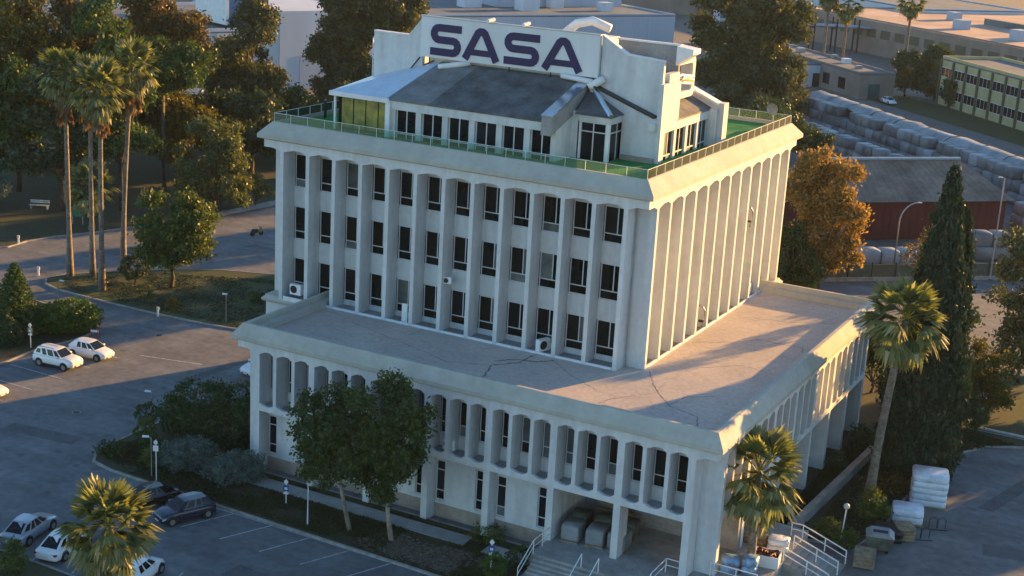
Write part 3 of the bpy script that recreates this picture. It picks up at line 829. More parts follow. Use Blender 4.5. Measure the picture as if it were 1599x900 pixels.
# sign board and lettering
sign = MB().box(7.25, 22.42, 7.85, 8.15, 28.0, 31.08).build('sign_board', 'sign_white', office)
MB().box(7.2, 22.47, 7.8, 8.2, 31.08, 31.16).build('sign_edge', 'grey_metal', sign)
def ribbon(pts, wd, y, th):
    """flat stroke following pts (x,z), butt ends with mitred joints"""
    mb = MB(); P = [Vector(p) for p in pts]; Lf, Rt = [], []
    for i, p in enumerate(P):
        d1 = (P[i] - P[i - 1]).normalized() if i else None
        d2 = (P[i + 1] - P[i]).normalized() if i < len(P) - 1 else None
        if d1 is None: nn = Vector((-d2.y, d2.x)); k = 1
        elif d2 is None: nn = Vector((-d1.y, d1.x)); k = 1
        else:
            n1 = Vector((-d1.y, d1.x)); n2 = Vector((-d2.y, d2.x)); nn = (n1 + n2).normalized(); k = 1 / max(.5, nn.dot(n1))
        Lf.append(p + nn * wd / 2 * k); Rt.append(p - nn * wd / 2 * k)
    for i in range(len(P) - 1):
        q = [Lf[i], Lf[i + 1], Rt[i + 1], Rt[i]]
        mb.face([(a.x, y, a.y) for a in q]); mb.face([(a.x, y + th, a.y) for a in q[::-1]])
        for a, b in ((Lf[i], Lf[i + 1]), (Rt[i], Rt[i + 1])):
            mb.face([(a.x, y, a.y), (b.x, y, b.y), (b.x, y + th, b.y), (a.x, y + th, a.y)])
    for a, b in ((Lf[0], Rt[0]), (Lf[-1], Rt[-1])):
        mb.face([(a.x, y, a.y), (b.x, y, b.y), (b.x, y + th, b.y), (a.x, y + th, a.y)])
    return mb
def arc(cx, cz, r, a0, a1, n=7): return [(cx + r * math.cos(R(a0 + (a1 - a0) * i / n)), cz + r * math.sin(R(a0 + (a1 - a0) * i / n))) for i in range(n + 1)]
SW = .57
def letter_S(x0, x1, z0, z1):
    h = SW / 2; zt = z1 - h; zb = z0 + h; zm = (zt + zb) / 2; r = (zt - zm) / 2; r2 = (zm - zb) / 2
    pts = [(x1, zt)] + arc(x0 + h + r, zm + r, r, 90, 270) + arc(x1 - h - r2, zb + r2, r2, 90, -90) + [(x0, zb)]
    return ribbon(pts, SW, 7.78, .07)
def letter_A(x0, x1, z0, z1):
    h = SW / 2; xm = (x0 + x1) / 2; zt = z1 - h * .9
    mb = ribbon([(x0 + h, z0), (xm - .30, zt - .12), (xm - .12, zt), (xm + .12, zt), (xm + .30, zt - .12), (x1 - h, z0)], SW, 7.78, .07)
    t = .30; zc = z0 + .55
    xa = x0 + h + (xm - .3 - x0 - h) * (zc - z0) / (zt - z0); xb = x1 - h - (xa - x0 - h)
    b2 = ribbon([(xa + .1, zc), (xb - .1, zc)], .46, 7.781, .068)
    k = len(mb.v); mb.v += b2.v; mb.f += [tuple(i + k for i in f) for f in b2.f]
    return mb
Z0, Z1 = 28.22, 30.62
letter_S(8.15, 10.85, Z0, Z1).build('letter', 'sign_navy', sign)['label'] = 'navy letter S, first of the sign'
letter_A(10.95, 14.25, Z0, Z1).build('letter', 'sign_navy', sign)['label'] = 'navy letter A, second of the sign'
letter_S(14.6, 17.55, Z0, Z1).build('letter', 'sign_navy', sign)['label'] = 'navy letter S, third of the sign'
letter_A(17.75, 21.2, Z0, Z1).build('letter', 'sign_navy', sign)['label'] = 'navy letter A, last of the sign'
MB().box(7.3, 22.3, 8.2, 8.6, 28.2, 30.9).build('sign_back', 'concrete_grey', office)
mb = MB()
for x in (8, 11.5, 15, 18.5, 22): mb.tube([(x, 8.0, 27.6), (x, 8.0, 28.1)], .06, 6)
mb.build('sign_strut', 'dark_metal', sign)
for x in (13.2, 16.2):
    o = MB().tube([(x, 7.6, 31.25), (x + .15, 8.3, 31.35)], .16, 8).build('floodlight', 'white_trim', sign, smooth=False)
mb = MB(); mb.tube([(9.2, 7.4, 27.4), (11.6, 8.1, 27.9)], .22, 8); mb.build('roof_pipe', 'white_trim', office, smooth=True)
mb = MB(); mb.tube([(19.6, 7.6, 27.9), (22.1, 7.7, 27.7)], .2, 8); mb.build('roof_pipe', 'white_trim', office, smooth=True)
mb = MB(); mb.tube([(21.9, 7.55, 27.3), (22.9, 8.0, 28.0)], .3, 8); mb.build('roof_pipe', 'white_trim', office, smooth=True)
mb = MB(); mb.tube([(5.4, 8.1, 26.6), (6.0, 8.0, 26.5), (7.2, 7.9, 27.9)], .06, 6); mb.build('sign_stay', 'dark_metal', office)
# curved duct on the roof behind the sign
mb = MB(); mb.tube([(17.0, 13.0, 30.3), (18.0, 13.1, 31.2), (19.2, 13.3, 31.5), (20.6, 13.6, 31.0)], .35, 8); mb.build('roof_duct', 'white_trim', office, smooth=True)
MB().box(16.2, 20.6, 12.6, 15.5, 28.2, 30.3).build('lift_housing', 'white_render', office)
# down pipe in the re-entrant corner of the tower
mb = MB(); mb.tube([(29.1, 1.3, 9.0), (29.1, 1.3, 20.8)], .05, 6); mb.build('down_pipe', 'grey_metal', office)
# ladder cage at the left slab
mb = MB()
for y in (8.6, 9.2):
    mb.tube([(2.4, y, 25.4), (2.4, y, 28.8), (2.8, y, 29.4)], .05, 6)
for k in range(8): mb.tube([(2.4, 8.6, 25.8 + .4 * k), (2.4, 9.2, 25.8 + .4 * k)], .03, 5)
mb.build('roof_ladder', 'white_trim', office)
# porch handrails
def rail(pts, h=0.95, r=.035, name='handrail', parent=None, m='white_trim', mid=True, posts=True):
    mb = MB()
    P = [Vector(p) for p in pts]
    mb.tube([p + Vector((0, 0, h)) for p in P], r, 6)
    if mid: mb.tube([p + Vector((0, 0, h * .52)) for p in P], r * .8, 6)
    if posts:
        for p in P: mb.tube([p, p + Vector((0, 0, h))], r, 6)
    return mb.build(name, m, parent)
rail([(29.05, -8.6, -.3), (29.05, -10.3, -.3), (29.05, -11.6, -.3), (29.05, -13.7, -1.4)], parent=office)
rail([(32.5, -11.6, -.3), (32.5, -13.7, -1.4)], parent=office, mid=False)
rail([(33.7, -11.6, -.3), (33.7, -13.7, -1.4)], parent=office, mid=False)
rail([(38.2, -9.1, -.3), (37.3, -9.1, -.3), (37.3, -11.6, -.3), (37.3, -13.7, -1.4)], parent=office)
rail([(39.9, -8.0, -.3), (41.6, -8.0, -.3), (43.0, -8.0, -.3)], parent=office)
# side stair towards the road
MB().box(40.12, 43.2, -8.2, 2.4, -1.4, -.3).build('landing', 'pavement', office)
for i in range(7):
    MB().box(43.2 + .45 * i + .002, 43.2 + .45 * (i + 1), -3.2, .9, -1.4, -.3 - .15 * (i + 1)).build('step', 'concrete_grey', office)
rail([(42.4, .95, -.3), (43.2, .95, -.3), (44.8, .95, -.83), (46.3, .95, -1.35)], parent=office, r=.045)
rail([(43.2, -1.0, -.3), (44.8, -1.0, -.83), (46.3, -1.0, -1.35)], parent=office, r=.045)
rail([(43.2, -3.2, -.3), (44.8, -3.2, -.83), (46.3, -3.2, -1.35)], parent=office, r=.045)
# ================================================================ vegetation
LAT = np.array([0.8887, 0.4585, 0.0]); DEP = np.array([-0.4585, 0.8887, 0.0])
def leaves(centres, per, spread, size, up=0.3, elong=1.7, rs=None):
    """clumps of small four-cornered leaves round the centres -> (faces,4,3), per-leaf value"""
    r = rs or rng
    n = len(centres)
    C = np.repeat(centres, per, 0) + r.normal(0, 1, (n * per, 3)) * (np.repeat(spread, per)[:, None] if hasattr(spread, '__len__') else spread)
    N = r.normal(0, 1, C.shape); N[:, 2] = N[:, 2] * .8 + up; N /= np.linalg.norm(N, axis=1)[:, None] + 1e-9
    A = np.cross(N, r.normal(0, 1, C.shape)); A /= np.linalg.norm(A, axis=1)[:, None] + 1e-9
    B = np.cross(N, A)
    s = size * r.uniform(.6, 1.35, (len(C), 1))
    A = A * s * elong * .5; B = B * s * .5
    V = np.stack([C - A, C - B * .9 + A * .1, C + A, C + B * .9 + A * .1], 1)
    val = np.clip(np.repeat(r.uniform(0, .7, n), per) + r.uniform(0, .3, n * per), 0, 1)
    return V, val
def ellipsoid_centres(lobes, dens, shell=.55, rs=None, depk=0.9, flat_bottom=False, sub=0):
    """clump centres through the outer volume of a set of lobes (lat, z, r_lat, r_z[, dep])"""
    r = rs or rng; out = []
    for lb in lobes:
        la, z, rx, rz = lb[:4]; dp = lb[4] if len(lb) > 4 else r.uniform(-.25, .25) * rx
        n = max(10, int(dens * rx * rx * (rz / rx) ** .6))
        if sub:
            ns = int(sub * r.uniform(.85, 1.15))
            d = r.normal(0, 1, (ns, 3)); d /= np.linalg.norm(d, axis=1)[:, None]
            d[:, 2] = d[:, 2] * .9 + .12
            rad = r.uniform(.30, .98, ns) ** .6
            cs = np.stack([d[:, 0] * rad * rx, d[:, 1] * rad * rx * depk, d[:, 2] * rad * rz], 1)
            sr = r.uniform(.20, .40, ns)
            k = r.choice(ns, n, p=sr ** 2 / (sr ** 2).sum())
            e = r.normal(0, 1, (n, 3)); e /= np.linalg.norm(e, axis=1)[:, None]
            e[:, 2] = np.where(e[:, 2] < 0, e[:, 2] * .55, e[:, 2])
            er = r.uniform(.35, 1.0, n) ** .6
            q = cs[k] + e * (er * sr[k])[:, None] * np.array([rx, rx, min(rx, rz) * .85])
            p = LAT * (q[:, :1] + la) + DEP * (q[:, 1:2] + dp)
            p[:, 2] = z + q[:, 2]
            out.append(p); continue
        d = r.normal(0, 1, (n, 3)); d /= np.linalg.norm(d, axis=1)[:, None]
        rad = r.uniform(shell, 1.0, n) ** .7
        rad *= 1 + .16 * np.sin(d[:, 0] * 5 + la) * np.cos(d[:, 2] * 6 + z) + r.normal(0, .06, n)
        if flat_bottom: d[:, 2] = np.where(d[:, 2] < -.35, -.35 * r.uniform(.3, 1, n), d[:, 2])
        p = LAT * (d[:, :1] * rad[:, None] * rx + la) + DEP * (d[:, 1:2] * rad[:, None] * rx * depk + dp)
        p[:, 2] = z + d[:, 2] * rad * rz
        out.append(p)
    return np.concatenate(out)
def limbs(mb, base_h, r0, lobes, n_extra=2, lean=(0, 0), rs=None, wob=.2):
    r = rs or random
    def wp(la, dp, z): return Vector((LAT[0] * la + DEP[0] * dp, LAT[1] * la + DEP[1] * dp, z))
    fork = wp(lean[0], lean[1], base_h)
    mid = wp(lean[0] * .4 + r.uniform(-wob, wob), lean[1] * .4, base_h * .5)
    mb.tube([(0, 0, -.1), tuple(mid), tuple(fork)], [r0 * 1.25, r0 * .95, r0 * .75], 8)
    for lb in lobes:
        la, z, rx, rz = lb[:4]
        for k in range(n_extra):
            tip = wp(la + r.uniform(-.5, .5) * rx, r.uniform(-.5, .5) * rx, z + r.uniform(-.1, .6) * rz)
            m = fork.lerp(tip, .5) + Vector((r.uniform(-.3, .3), r.uniform(-.3, .3), r.uniform(.0, .5)))
            mb.tube([tuple(fork - Vector((0, 0, .2))), tuple(m), tuple(tip)], [r0 * .5, r0 * .3, r0 * .08], 6)
DM = 1.35
def tree(label, base, lobes, leaf, dens=22, per=14, spread=.38, size=.26, trunk_h=2.0, trunk_r=.2, bark='bark', cat='tree', name='tree',
         group=None, shell=.5, lean=(0, 0), nl=2, flat=False, up=.3, elong=1.7, depk=.9, rz=0.0, scale=None, sub=16):
    t = thing(name, label, cat, (base[0], base[1], 0.08), rz, group)
    mb = MB(); limbs(mb, trunk_h, trunk_r, lobes, nl, lean)
    mb.build('trunk', bark, t, smooth=True, fix=False)
    C = ellipsoid_centres(lobes, dens * DM, shell, depk=depk, flat_bottom=flat, sub=sub)
    V, val = leaves(C, per, spread * .8, size * .8, up, elong)
    me = fastmesh('crown', V, 4, val)
    inst('crown', me, leaf, t)
    if scale: t.scale = (scale,) * 3
    return t
def shrub(label, base, lobes, leaf, dens=40, per=12, spread=.16, size=.14, name='shrub', cat='shrub', group=None, shell=.75, up=.2, stem=True):
    t = thing(name, label, cat, (base[0], base[1], 0.08), 0, group)
    if stem:
        mb = MB()
        for k in range(4):
            lb = random.choice(lobes); p = LAT * lb[0]
            mb.tube([(random.uniform(-.1, .1), random.uniform(-.1, .1), 0), (p[0] * .7, p[1] * .7, max(.2, lb[1] * .6)), (p[0], p[1], lb[1] + .2)], [.06, .04, .02], 5)
        mb.build('stem', 'bark', t, fix=False)
    C = ellipsoid_centres(lobes, dens, shell)
    C = C[C[:, 2] > .03]
    V, val = leaves(C, per, spread, size, up)
    inst('foliage', fastmesh('foliage', V, 4, val), leaf, t)
    return t

# ---- palms
def frond_mesh(kind, seed):
    r = np.random.default_rng(seed)
    Q = []; dead = kind == 'dead'
    pet = r.uniform(1.0, 1.35); nseg = 20; fan = r.uniform(1.0, 1.25)
    side = np.array([0, 1, 0]); 
    sag = {'up': .32, 'mid': .78, 'dead': .35}[kind]
    def bend(x): return np.array([x, 0, -sag * .25 * x * x])
    ps = [bend(pet * t) for t in np.linspace(0, 1, 4)]
    for a, b in zip(ps[:-1], ps[1:]):
        wq = side * .035
        Q.append([a - wq, b - wq * .8, b + wq * .8, a + wq])
    o = ps[-1]
    spreadA = 62 if not dead else 38
    for i in range(nseg):
        an = R(-spreadA * 1.25 + 2.5 * spreadA * i / (nseg - 1))
        ln = fan * (1 - .28 * abs(an) / R(80)) * r.uniform(.85, 1.1)
        d = np.array([math.cos(an), math.sin(an) * (1 if not dead else .6), -sag * .5])
        fold = np.array([0, 0, .10 * math.cos(3.1 * an)])
        p1 = o + d * ln * .55 + fold
        drop = sag * r.uniform(.5, 1.1)
        p2 = p1 + np.array([d[0] * .45, d[1] * .45, -drop * .55]) * ln
        n = np.array([-math.sin(an), math.cos(an), 0])
        w1 = n * .105 * (1 if not dead else .7); tw = np.array([0, 0, .03 * (-1) ** i])
        Q.append([o - n * .012, p1 - w1 + tw, p1 + w1 - tw, o + n * .012])
        Q.append([p1 - w1 + tw, p2 - n * .012, p2 + n * .012, p1 + w1 - tw])
    return np.array(Q)
def frond_rnd(n):
    v = rng.uniform(0, .55, n); v[4::2] = np.clip(rng.normal(.70, .25, len(v[4::2])), 0, 1)  # pale tips: straw ends plus warm sunlight put into the colour
    return v
FR = {k: [frond_mesh(k, 10 * i + s) for s in range(3)] for i, k in enumerate(('up', 'mid', 'dead'))}
FRM = {}
for k in FR:
    for i, Q in enumerate(FR[k]):
        m_ = fastmesh('frond', Q, 4, frond_rnd(len(Q)))
        m_.materials.append(MATS['palm_dead' if k == 'dead' else 'palm_green'])
        FRM[(k, i)] = m_
def palm(label, base, H, trunk_r, lean=(0, 0), n=34, fs=1.0, skirt=8, joined=False, group=None, skirt_len=0.0, ground=0.08, flare=1.5):
    t = thing('palm_tree', label, 'palm tree', (base[0], base[1], ground), 0, group)
    top = Vector((lean[0], lean[1], H))
    pts, rs = [], []
    for k in range(13):
        f = k / 12; pts.append((lean[0] * f ** 1.6, lean[1] * f ** 1.6, H * f - .1)); rs.append(trunk_r * (flare - (flare - 1) * min(1, f * 4)) * (1 - .25 * f) * (1 + .05 * (k % 2)))
    MB().tube(pts, rs, 9).build('trunk', 'palm_trunk', t, smooth=True, fix=False)
    sets = []
    for i in range(n):
        f = i / n
        pitch = R(78 - 150 * f ** .85) + random.uniform(-.12, .12)
        kind = 'up' if f < .3 else 'mid'
        sets.append((kind, pitch, i * 2.39996 + random.uniform(-.2, .2), fs * random.uniform(.85, 1.1), random.uniform(-.1, .15)))
    for i in range(skirt):
        sets.append(('dead', R(-random.uniform(58, 84)), i * 2.4 + random.uniform(-.3, .3), fs * random.uniform(.75, 1.05), -random.uniform(.15, .5 + skirt_len)))
    VV = {'palm_green': [], 'palm_dead': []}
    for kind, pitch, yaw, sc, dz in sets:
        v = random.randrange(3)
        M = Matrix.Translation(top + Vector((0, 0, dz))) @ Matrix.Rotation(yaw, 4, 'Z') @ Matrix.Rotation(-pitch, 4, 'Y') @ Matrix.Rotation(random.uniform(-.35, .35), 4, 'X') @ Matrix.Scale(sc, 4)
        if joined:
            Q = FR[kind][v]; A = np.array(M)
            P = Q.reshape(-1, 3) @ A[:3, :3].T + A[:3, 3]
            VV['palm_dead' if kind == 'dead' else 'palm_green'].append(P.reshape(Q.shape))
        else:
            o = inst('frond', FRM[(kind, v)], None, t)
            o.matrix_local = M
    if joined:
        for k, lst in VV.items():
            if lst:
                V = np.concatenate(lst); inst('crown' if k == 'palm_green' else 'dead_skirt', fastmesh('crown', V, 4, np.concatenate([frond_rnd(len(q)) for q in lst])), k, t)
    return t

# palms standing close to the camera
palm('short fan palm in front of the podium corner by the side stair', (41.7, -5.4), 7.3, .30, (-.3, .7), n=46, fs=1.5, skirt=24)
palm('tall fan palm with grey ringed trunk in the bed beside the cypress', (45.1, 11.0), 14.3, .34, (.7, 1.2), n=46, fs=1.5, skirt=26)
palm('bushy fan palm among the parked cars in the bottom left corner', (17.5, -38.0), 10.1, .30, (0, 0), n=58, fs=1.18, skirt=12)
# tall palms of the island
palm('leftmost tall thin palm on the island lawn', (-42.3, 20.5), 21.2, .27, (0, 0), n=40, fs=1.35, skirt=40, joined=True, skirt_len=2.6, group='tall palms on the island')
palm('tall thin palm on the island lawn, second from the left', (-40.4, 21.8), 20.2, .25, (.2, 0), n=40, fs=1.35, skirt=26, joined=True, skirt_len=1.4, group='tall palms on the island')
palm('tall thin palm nearest the kerb of the island lawn', (-36.0, 18.5), 20.6, .27, (.3, 0), n=42, fs=1.45, skirt=30, joined=True, skirt_len=1.8, group='tall palms on the island')
palm('rightmost tall thin palm on the island lawn', (-39.3, 25.2), 22.0, .27, (1.4, .3), n=42, fs=1.4, skirt=26, joined=True, skirt_len=1.6, group='tall palms on the island')
palm('stumpy young palm in the park behind the tall palms', (-54.3, 36.4), 5.2, .3, n=40, fs=1.4, skirt=12, joined=True)

# ---- trees near the building
tree('left of two dark green trees in front of the podium', (16.2, -13.7), [(-1.2, 8.2, 2.6, 1.7), (-2.3, 6.4, 1.9, 1.8), (-.5, 4.9, 2.3, 1.5), (-1.0, 6.6, 2.4, 2.0), (-1.6, 4.2, 1.6, 1.2)], 'leaf_ficus', dens=34, per=16, spread=.30, size=.22, trunk_h=4.0, trunk_r=.15, bark='bark_pale', lean=(-.9, .3))
tree('right, taller of two dark green trees in front of the podium', (19.4, -13.5), [(-.8, 9.5, 2.4, 1.9), (.2, 7.4, 2.3, 2.3), (-1.2, 5.8, 2.4, 1.9), (1.0, 8.2, 1.6, 2.1), (-.4, 10.9, 1.0, 1.0), (.6, 5.2, 1.7, 1.5), (-.8, 4.2, 1.8, 1.2)], 'leaf_ficus', dens=34, per=16, spread=.30, size=.22, trunk_h=4.0, trunk_r=.16, bark='bark_pale', lean=(-.4, .3))
tree('round leafy tree on the island lawn right of the palms', (-31.4, 23.7), [(.5, 7.2, 4.0, 2.9), (-1.8, 5.4, 2.6, 2.3), (2.8, 6.3, 2.5, 3.0), (.5, 3.9, 3.9, 1.9)], 'leaf_green', dens=26, per=14, spread=.36, size=.30, trunk_h=2.2, trunk_r=.22)
tree('pale olive tree at the park edge behind the tower', (-48.8, 52.0), [(0, 9.7, 3.4, 2.5), (-1.6, 5.8, 3.5, 3.0), (1.6, 6.4, 2.9, 3.4), (-2.8, 3.0, 2.3, 1.9), (2.8, 3.2, 2.3, 2.0)], 'leaf_olive', dens=24, per=14, spread=.40, size=.30, trunk_h=1.8, trunk_r=.25)
tree('umbrella pine with flat bright green crown in the park', (-61.7, 57.6), [(0, 17.6, 5.0, 2.4), (1.0, 15.4, 4.6, 2.0)], 'leaf_pine', dens=34, per=16, spread=.45, size=.30, trunk_h=13.5, trunk_r=.3, nl=3, flat=True)
tree('lower yellowish tree under the umbrella pine', (-62.5, 61.0), [(-1.7, 11.2, 3.3, 2.2), (1.0, 8.6, 4.6, 2.6), (-.5, 5.0, 3.6, 2.4)], 'leaf_golden', dens=22, per=14, spread=.45, size=.34, trunk_h=3, trunk_r=.25)
tree('tall brownish conifer between the park and the pale warehouse', (-74.5, 92.1), [(.4, 22.5, 2.2, 3.4), (.4, 17.6, 3.6, 3.8), (-.6, 12.0, 5.4, 4.2), (.5, 7.0, 6.2, 4.4), (-2.0, 3.6, 5.4, 3.2)], 'leaf_euc', dens=20, per=15, spread=.55, size=.42, trunk_h=6, trunk_r=.4)
tree('large eucalyptus with dense crown left behind the tower', (-77.3, 122.5), [(-2.6, 20.1, 4.4, 4.4), (1.8, 19.3, 6.2, 5.4), (8.3, 19.2, 4.8, 3.8), (-1.4, 12.0, 6.4, 5.4), (2.1, 6.6, 6.4, 4.8), (-1.8, 4.2, 5.0, 3.3), (6.3, 14.4, 5.4, 4.8)], 'leaf_euc', dens=19, per=15, spread=.6, size=.46, trunk_h=7, trunk_r=.5)
tree('large eucalyptus with pale trunks right behind the tower', (-23.2, 179.1), [(-2.1, 22.5, 8.2, 6.0), (-6.4, 16.4, 5.8, 6.0), (2.1, 15.6, 7.0, 6.4), (-.9, 9.4, 8.2, 6.0), (4.7, 8.6, 5.5, 5.5), (-5.7, 9.0, 5.5, 5.5), (-.4, 4.6, 8.8, 3.6), (5.2, 20.0, 4.0, 4.4)], 'leaf_euc', dens=15, per=15, spread=.7, size=.52, trunk_h=9, trunk_r=.5, bark='bark_pale', nl=3)
tree('orange autumn plane tree behind the tower corner', (23.9, 68.5), [(-1.1, 13.7, 3.0, 2.1), (1.0, 11.2, 3.1, 2.8), (-1.8, 11.0, 3.1, 3.1), (1.8, 7.3, 2.6, 2.9), (-.2, 6.2, 3.4, 3.0), (1.3, 4.2, 2.7, 2.2)], 'leaf_orange', dens=30, per=14, spread=.42, size=.32, trunk_h=3, trunk_r=.25, bark='bark_pale', shell=.4)
tree('dark green conifer in front of the orange tree', (22.0, 64.5), [(-.6, 6.4, 1.5, 2.0), (-.5, 4.8, 2.2, 2.4), (0, 2.6, 3.0, 2.4), (-1.6, 2.6, 2.4, 2.4)], 'leaf_hedge', dens=34, per=14, spread=.3, size=.24, trunk_h=1.5, trunk_r=.2)
# cypress: steep upright sprays in a ragged spire
def spire(label, base, prof, leaf, n=2600, per=14, size=.14, lean=0.0, trunk_r=.25, name='cypress_tree', cat='cypress', wob=.12):
    t = thing(name, label, cat, (base[0], base[1], .08))
    H = prof[-1][0]
    MB().tube([(0, 0, -.1), (0, 0, H * .6)], [trunk_r, trunk_r * .4], 7).build('trunk', 'bark', t, smooth=True, fix=False)
    zs = np.array([p[0] for p in prof]); rr = np.array([p[1] for p in prof])
    wts = np.interp(np.linspace(zs[0], H, 400), zs, rr) + .25
    zz = rng.choice(np.linspace(zs[0], H, 400), n, p=wts / wts.sum()) + rng.uniform(-.05, .05, n)
    an = rng.uniform(0, 2 * np.pi, n)
    rad = np.interp(zz, zs, rr) * rng.uniform(.55, 1.0, n) ** .5 * (1 + wob * np.sin(an * 4 + zz * .9) + wob * np.sin(an * 7 - zz * 1.7) + rng.normal(0, .05, n))
    C = np.stack([rad * np.cos(an), rad * np.sin(an), zz], 1)
    V, val = leaves(C, per, .17, size, up=.0, elong=2.0)
    # stand the sprays up
    ctr = V.mean(1, keepdims=True); V[:, :, 2] = ctr[:, :, 2] + (V[:, :, 2] - ctr[:, :, 2]) * 1.9
    inst('crown', fastmesh('crown', V, 4, val), leaf, t)
    return t
spire('tall dark cypress spire beside the right palm', (46.5, 19.1), [(.3, 2.2), (2.5, 2.9), (5, 2.8), (8, 2.5), (11, 2.2), (14, 1.8), (17, 1.4), (20, .95), (22.5, .5), (24.3, .05)], 'leaf_cypress', n=5200)
spire('second, shorter cypress close behind the tall one', (47.4, 20.9), [(.3, 1.4), (3, 1.8), (8, 1.6), (13, 1.1), (17, .75), (21.0, .1)], 'leaf_cypress', n=2600)
tree('thin dark tree behind the cypress spire', (45.0, 33.0), [(-1.2, 12.0, 1.5, 2.4), (.8, 9.0, 1.7, 2.2), (-.6, 6.0, 1.9, 2.4), (.4, 14.5, 1.0, 1.6)], 'leaf_dark', dens=22, per=12, spread=.35, size=.26, trunk_h=4, trunk_r=.15)
tree('dark leafy tree cut by the right edge of the view', (49.4, 47.8), [(-1.6, 12.3, 2.3, 2.3), (-2.0, 9.2, 2.3, 2.6), (-.5, 5.8, 2.4, 2.8), (-.8, 3.4, 2.1, 2.2), (2.4, 8.0, 3, 5.0)], 'leaf_euc', dens=22, per=13, spread=.4, size=.28, trunk_h=3, trunk_r=.2)
tree('yellow green bushy tree right of the cypress', (49.0, 34.8), [(-2.0, 5.6, 1.9, 1.9), (.2, 4.3, 1.9, 2.0), (-2.4, 3.4, 1.6, 1.8), (-.5, 2.0, 1.9, 1.5)], 'leaf_golden', dens=34, per=14, spread=.28, size=.22, trunk_h=1.2, trunk_r=.15)
tree('dense round shrub below the yellow green tree', (47.2, 31.0), [(0, 2.4, 1.6, 1.6), (1.2, 1.6, 1.4, 1.3), (-1.0, 1.5, 1.4, 1.3)], 'leaf_hedge', dens=40, per=13, spread=.2, size=.18, trunk_h=.6, trunk_r=.1, name='shrub', cat='shrub')
tree('small bare looking tree by the far road behind the cypress', (36.0, 70.0), [(0, 6.6, 2.2, 2.2), (1.2, 4.6, 1.8, 1.6), (-1.5, 4.8, 1.6, 1.6)], 'leaf_brown', dens=16, per=9, spread=.4, size=.28, trunk_h=2, trunk_r=.14, shell=.2)
tree('sparse reddish tree at the far end of the podium', (43.4, 28.0), [(0, 3.2, 1.6, 1.6), (-.8, 4.6, 1.2, 1.2), (.9, 1.8, 1.3, 1.2)], 'leaf_brown', dens=26, per=11, spread=.3, size=.22, trunk_h=1, trunk_r=.1)

tree('dark tree behind the far corner of the podium', (43.0, 32.0), [(0, 4.0, 2.0, 2.0), (-1.4, 2.6, 1.6, 1.6), (1.3, 2.6, 1.6, 1.6), (.2, 6.0, 1.3, 1.3)], 'leaf_dark', dens=26, per=13, spread=.3, size=.24, trunk_h=1.2, trunk_r=.14)
tree('second dark tree behind the far corner of the podium', (38.5, 36.5), [(0, 4.0, 2.4, 2.2), (-2.0, 2.8, 2.0, 1.8), (1.8, 3.0, 2.0, 1.8)], 'leaf_hedge', dens=26, per=13, spread=.3, size=.26, trunk_h=1.2, trunk_r=.14)
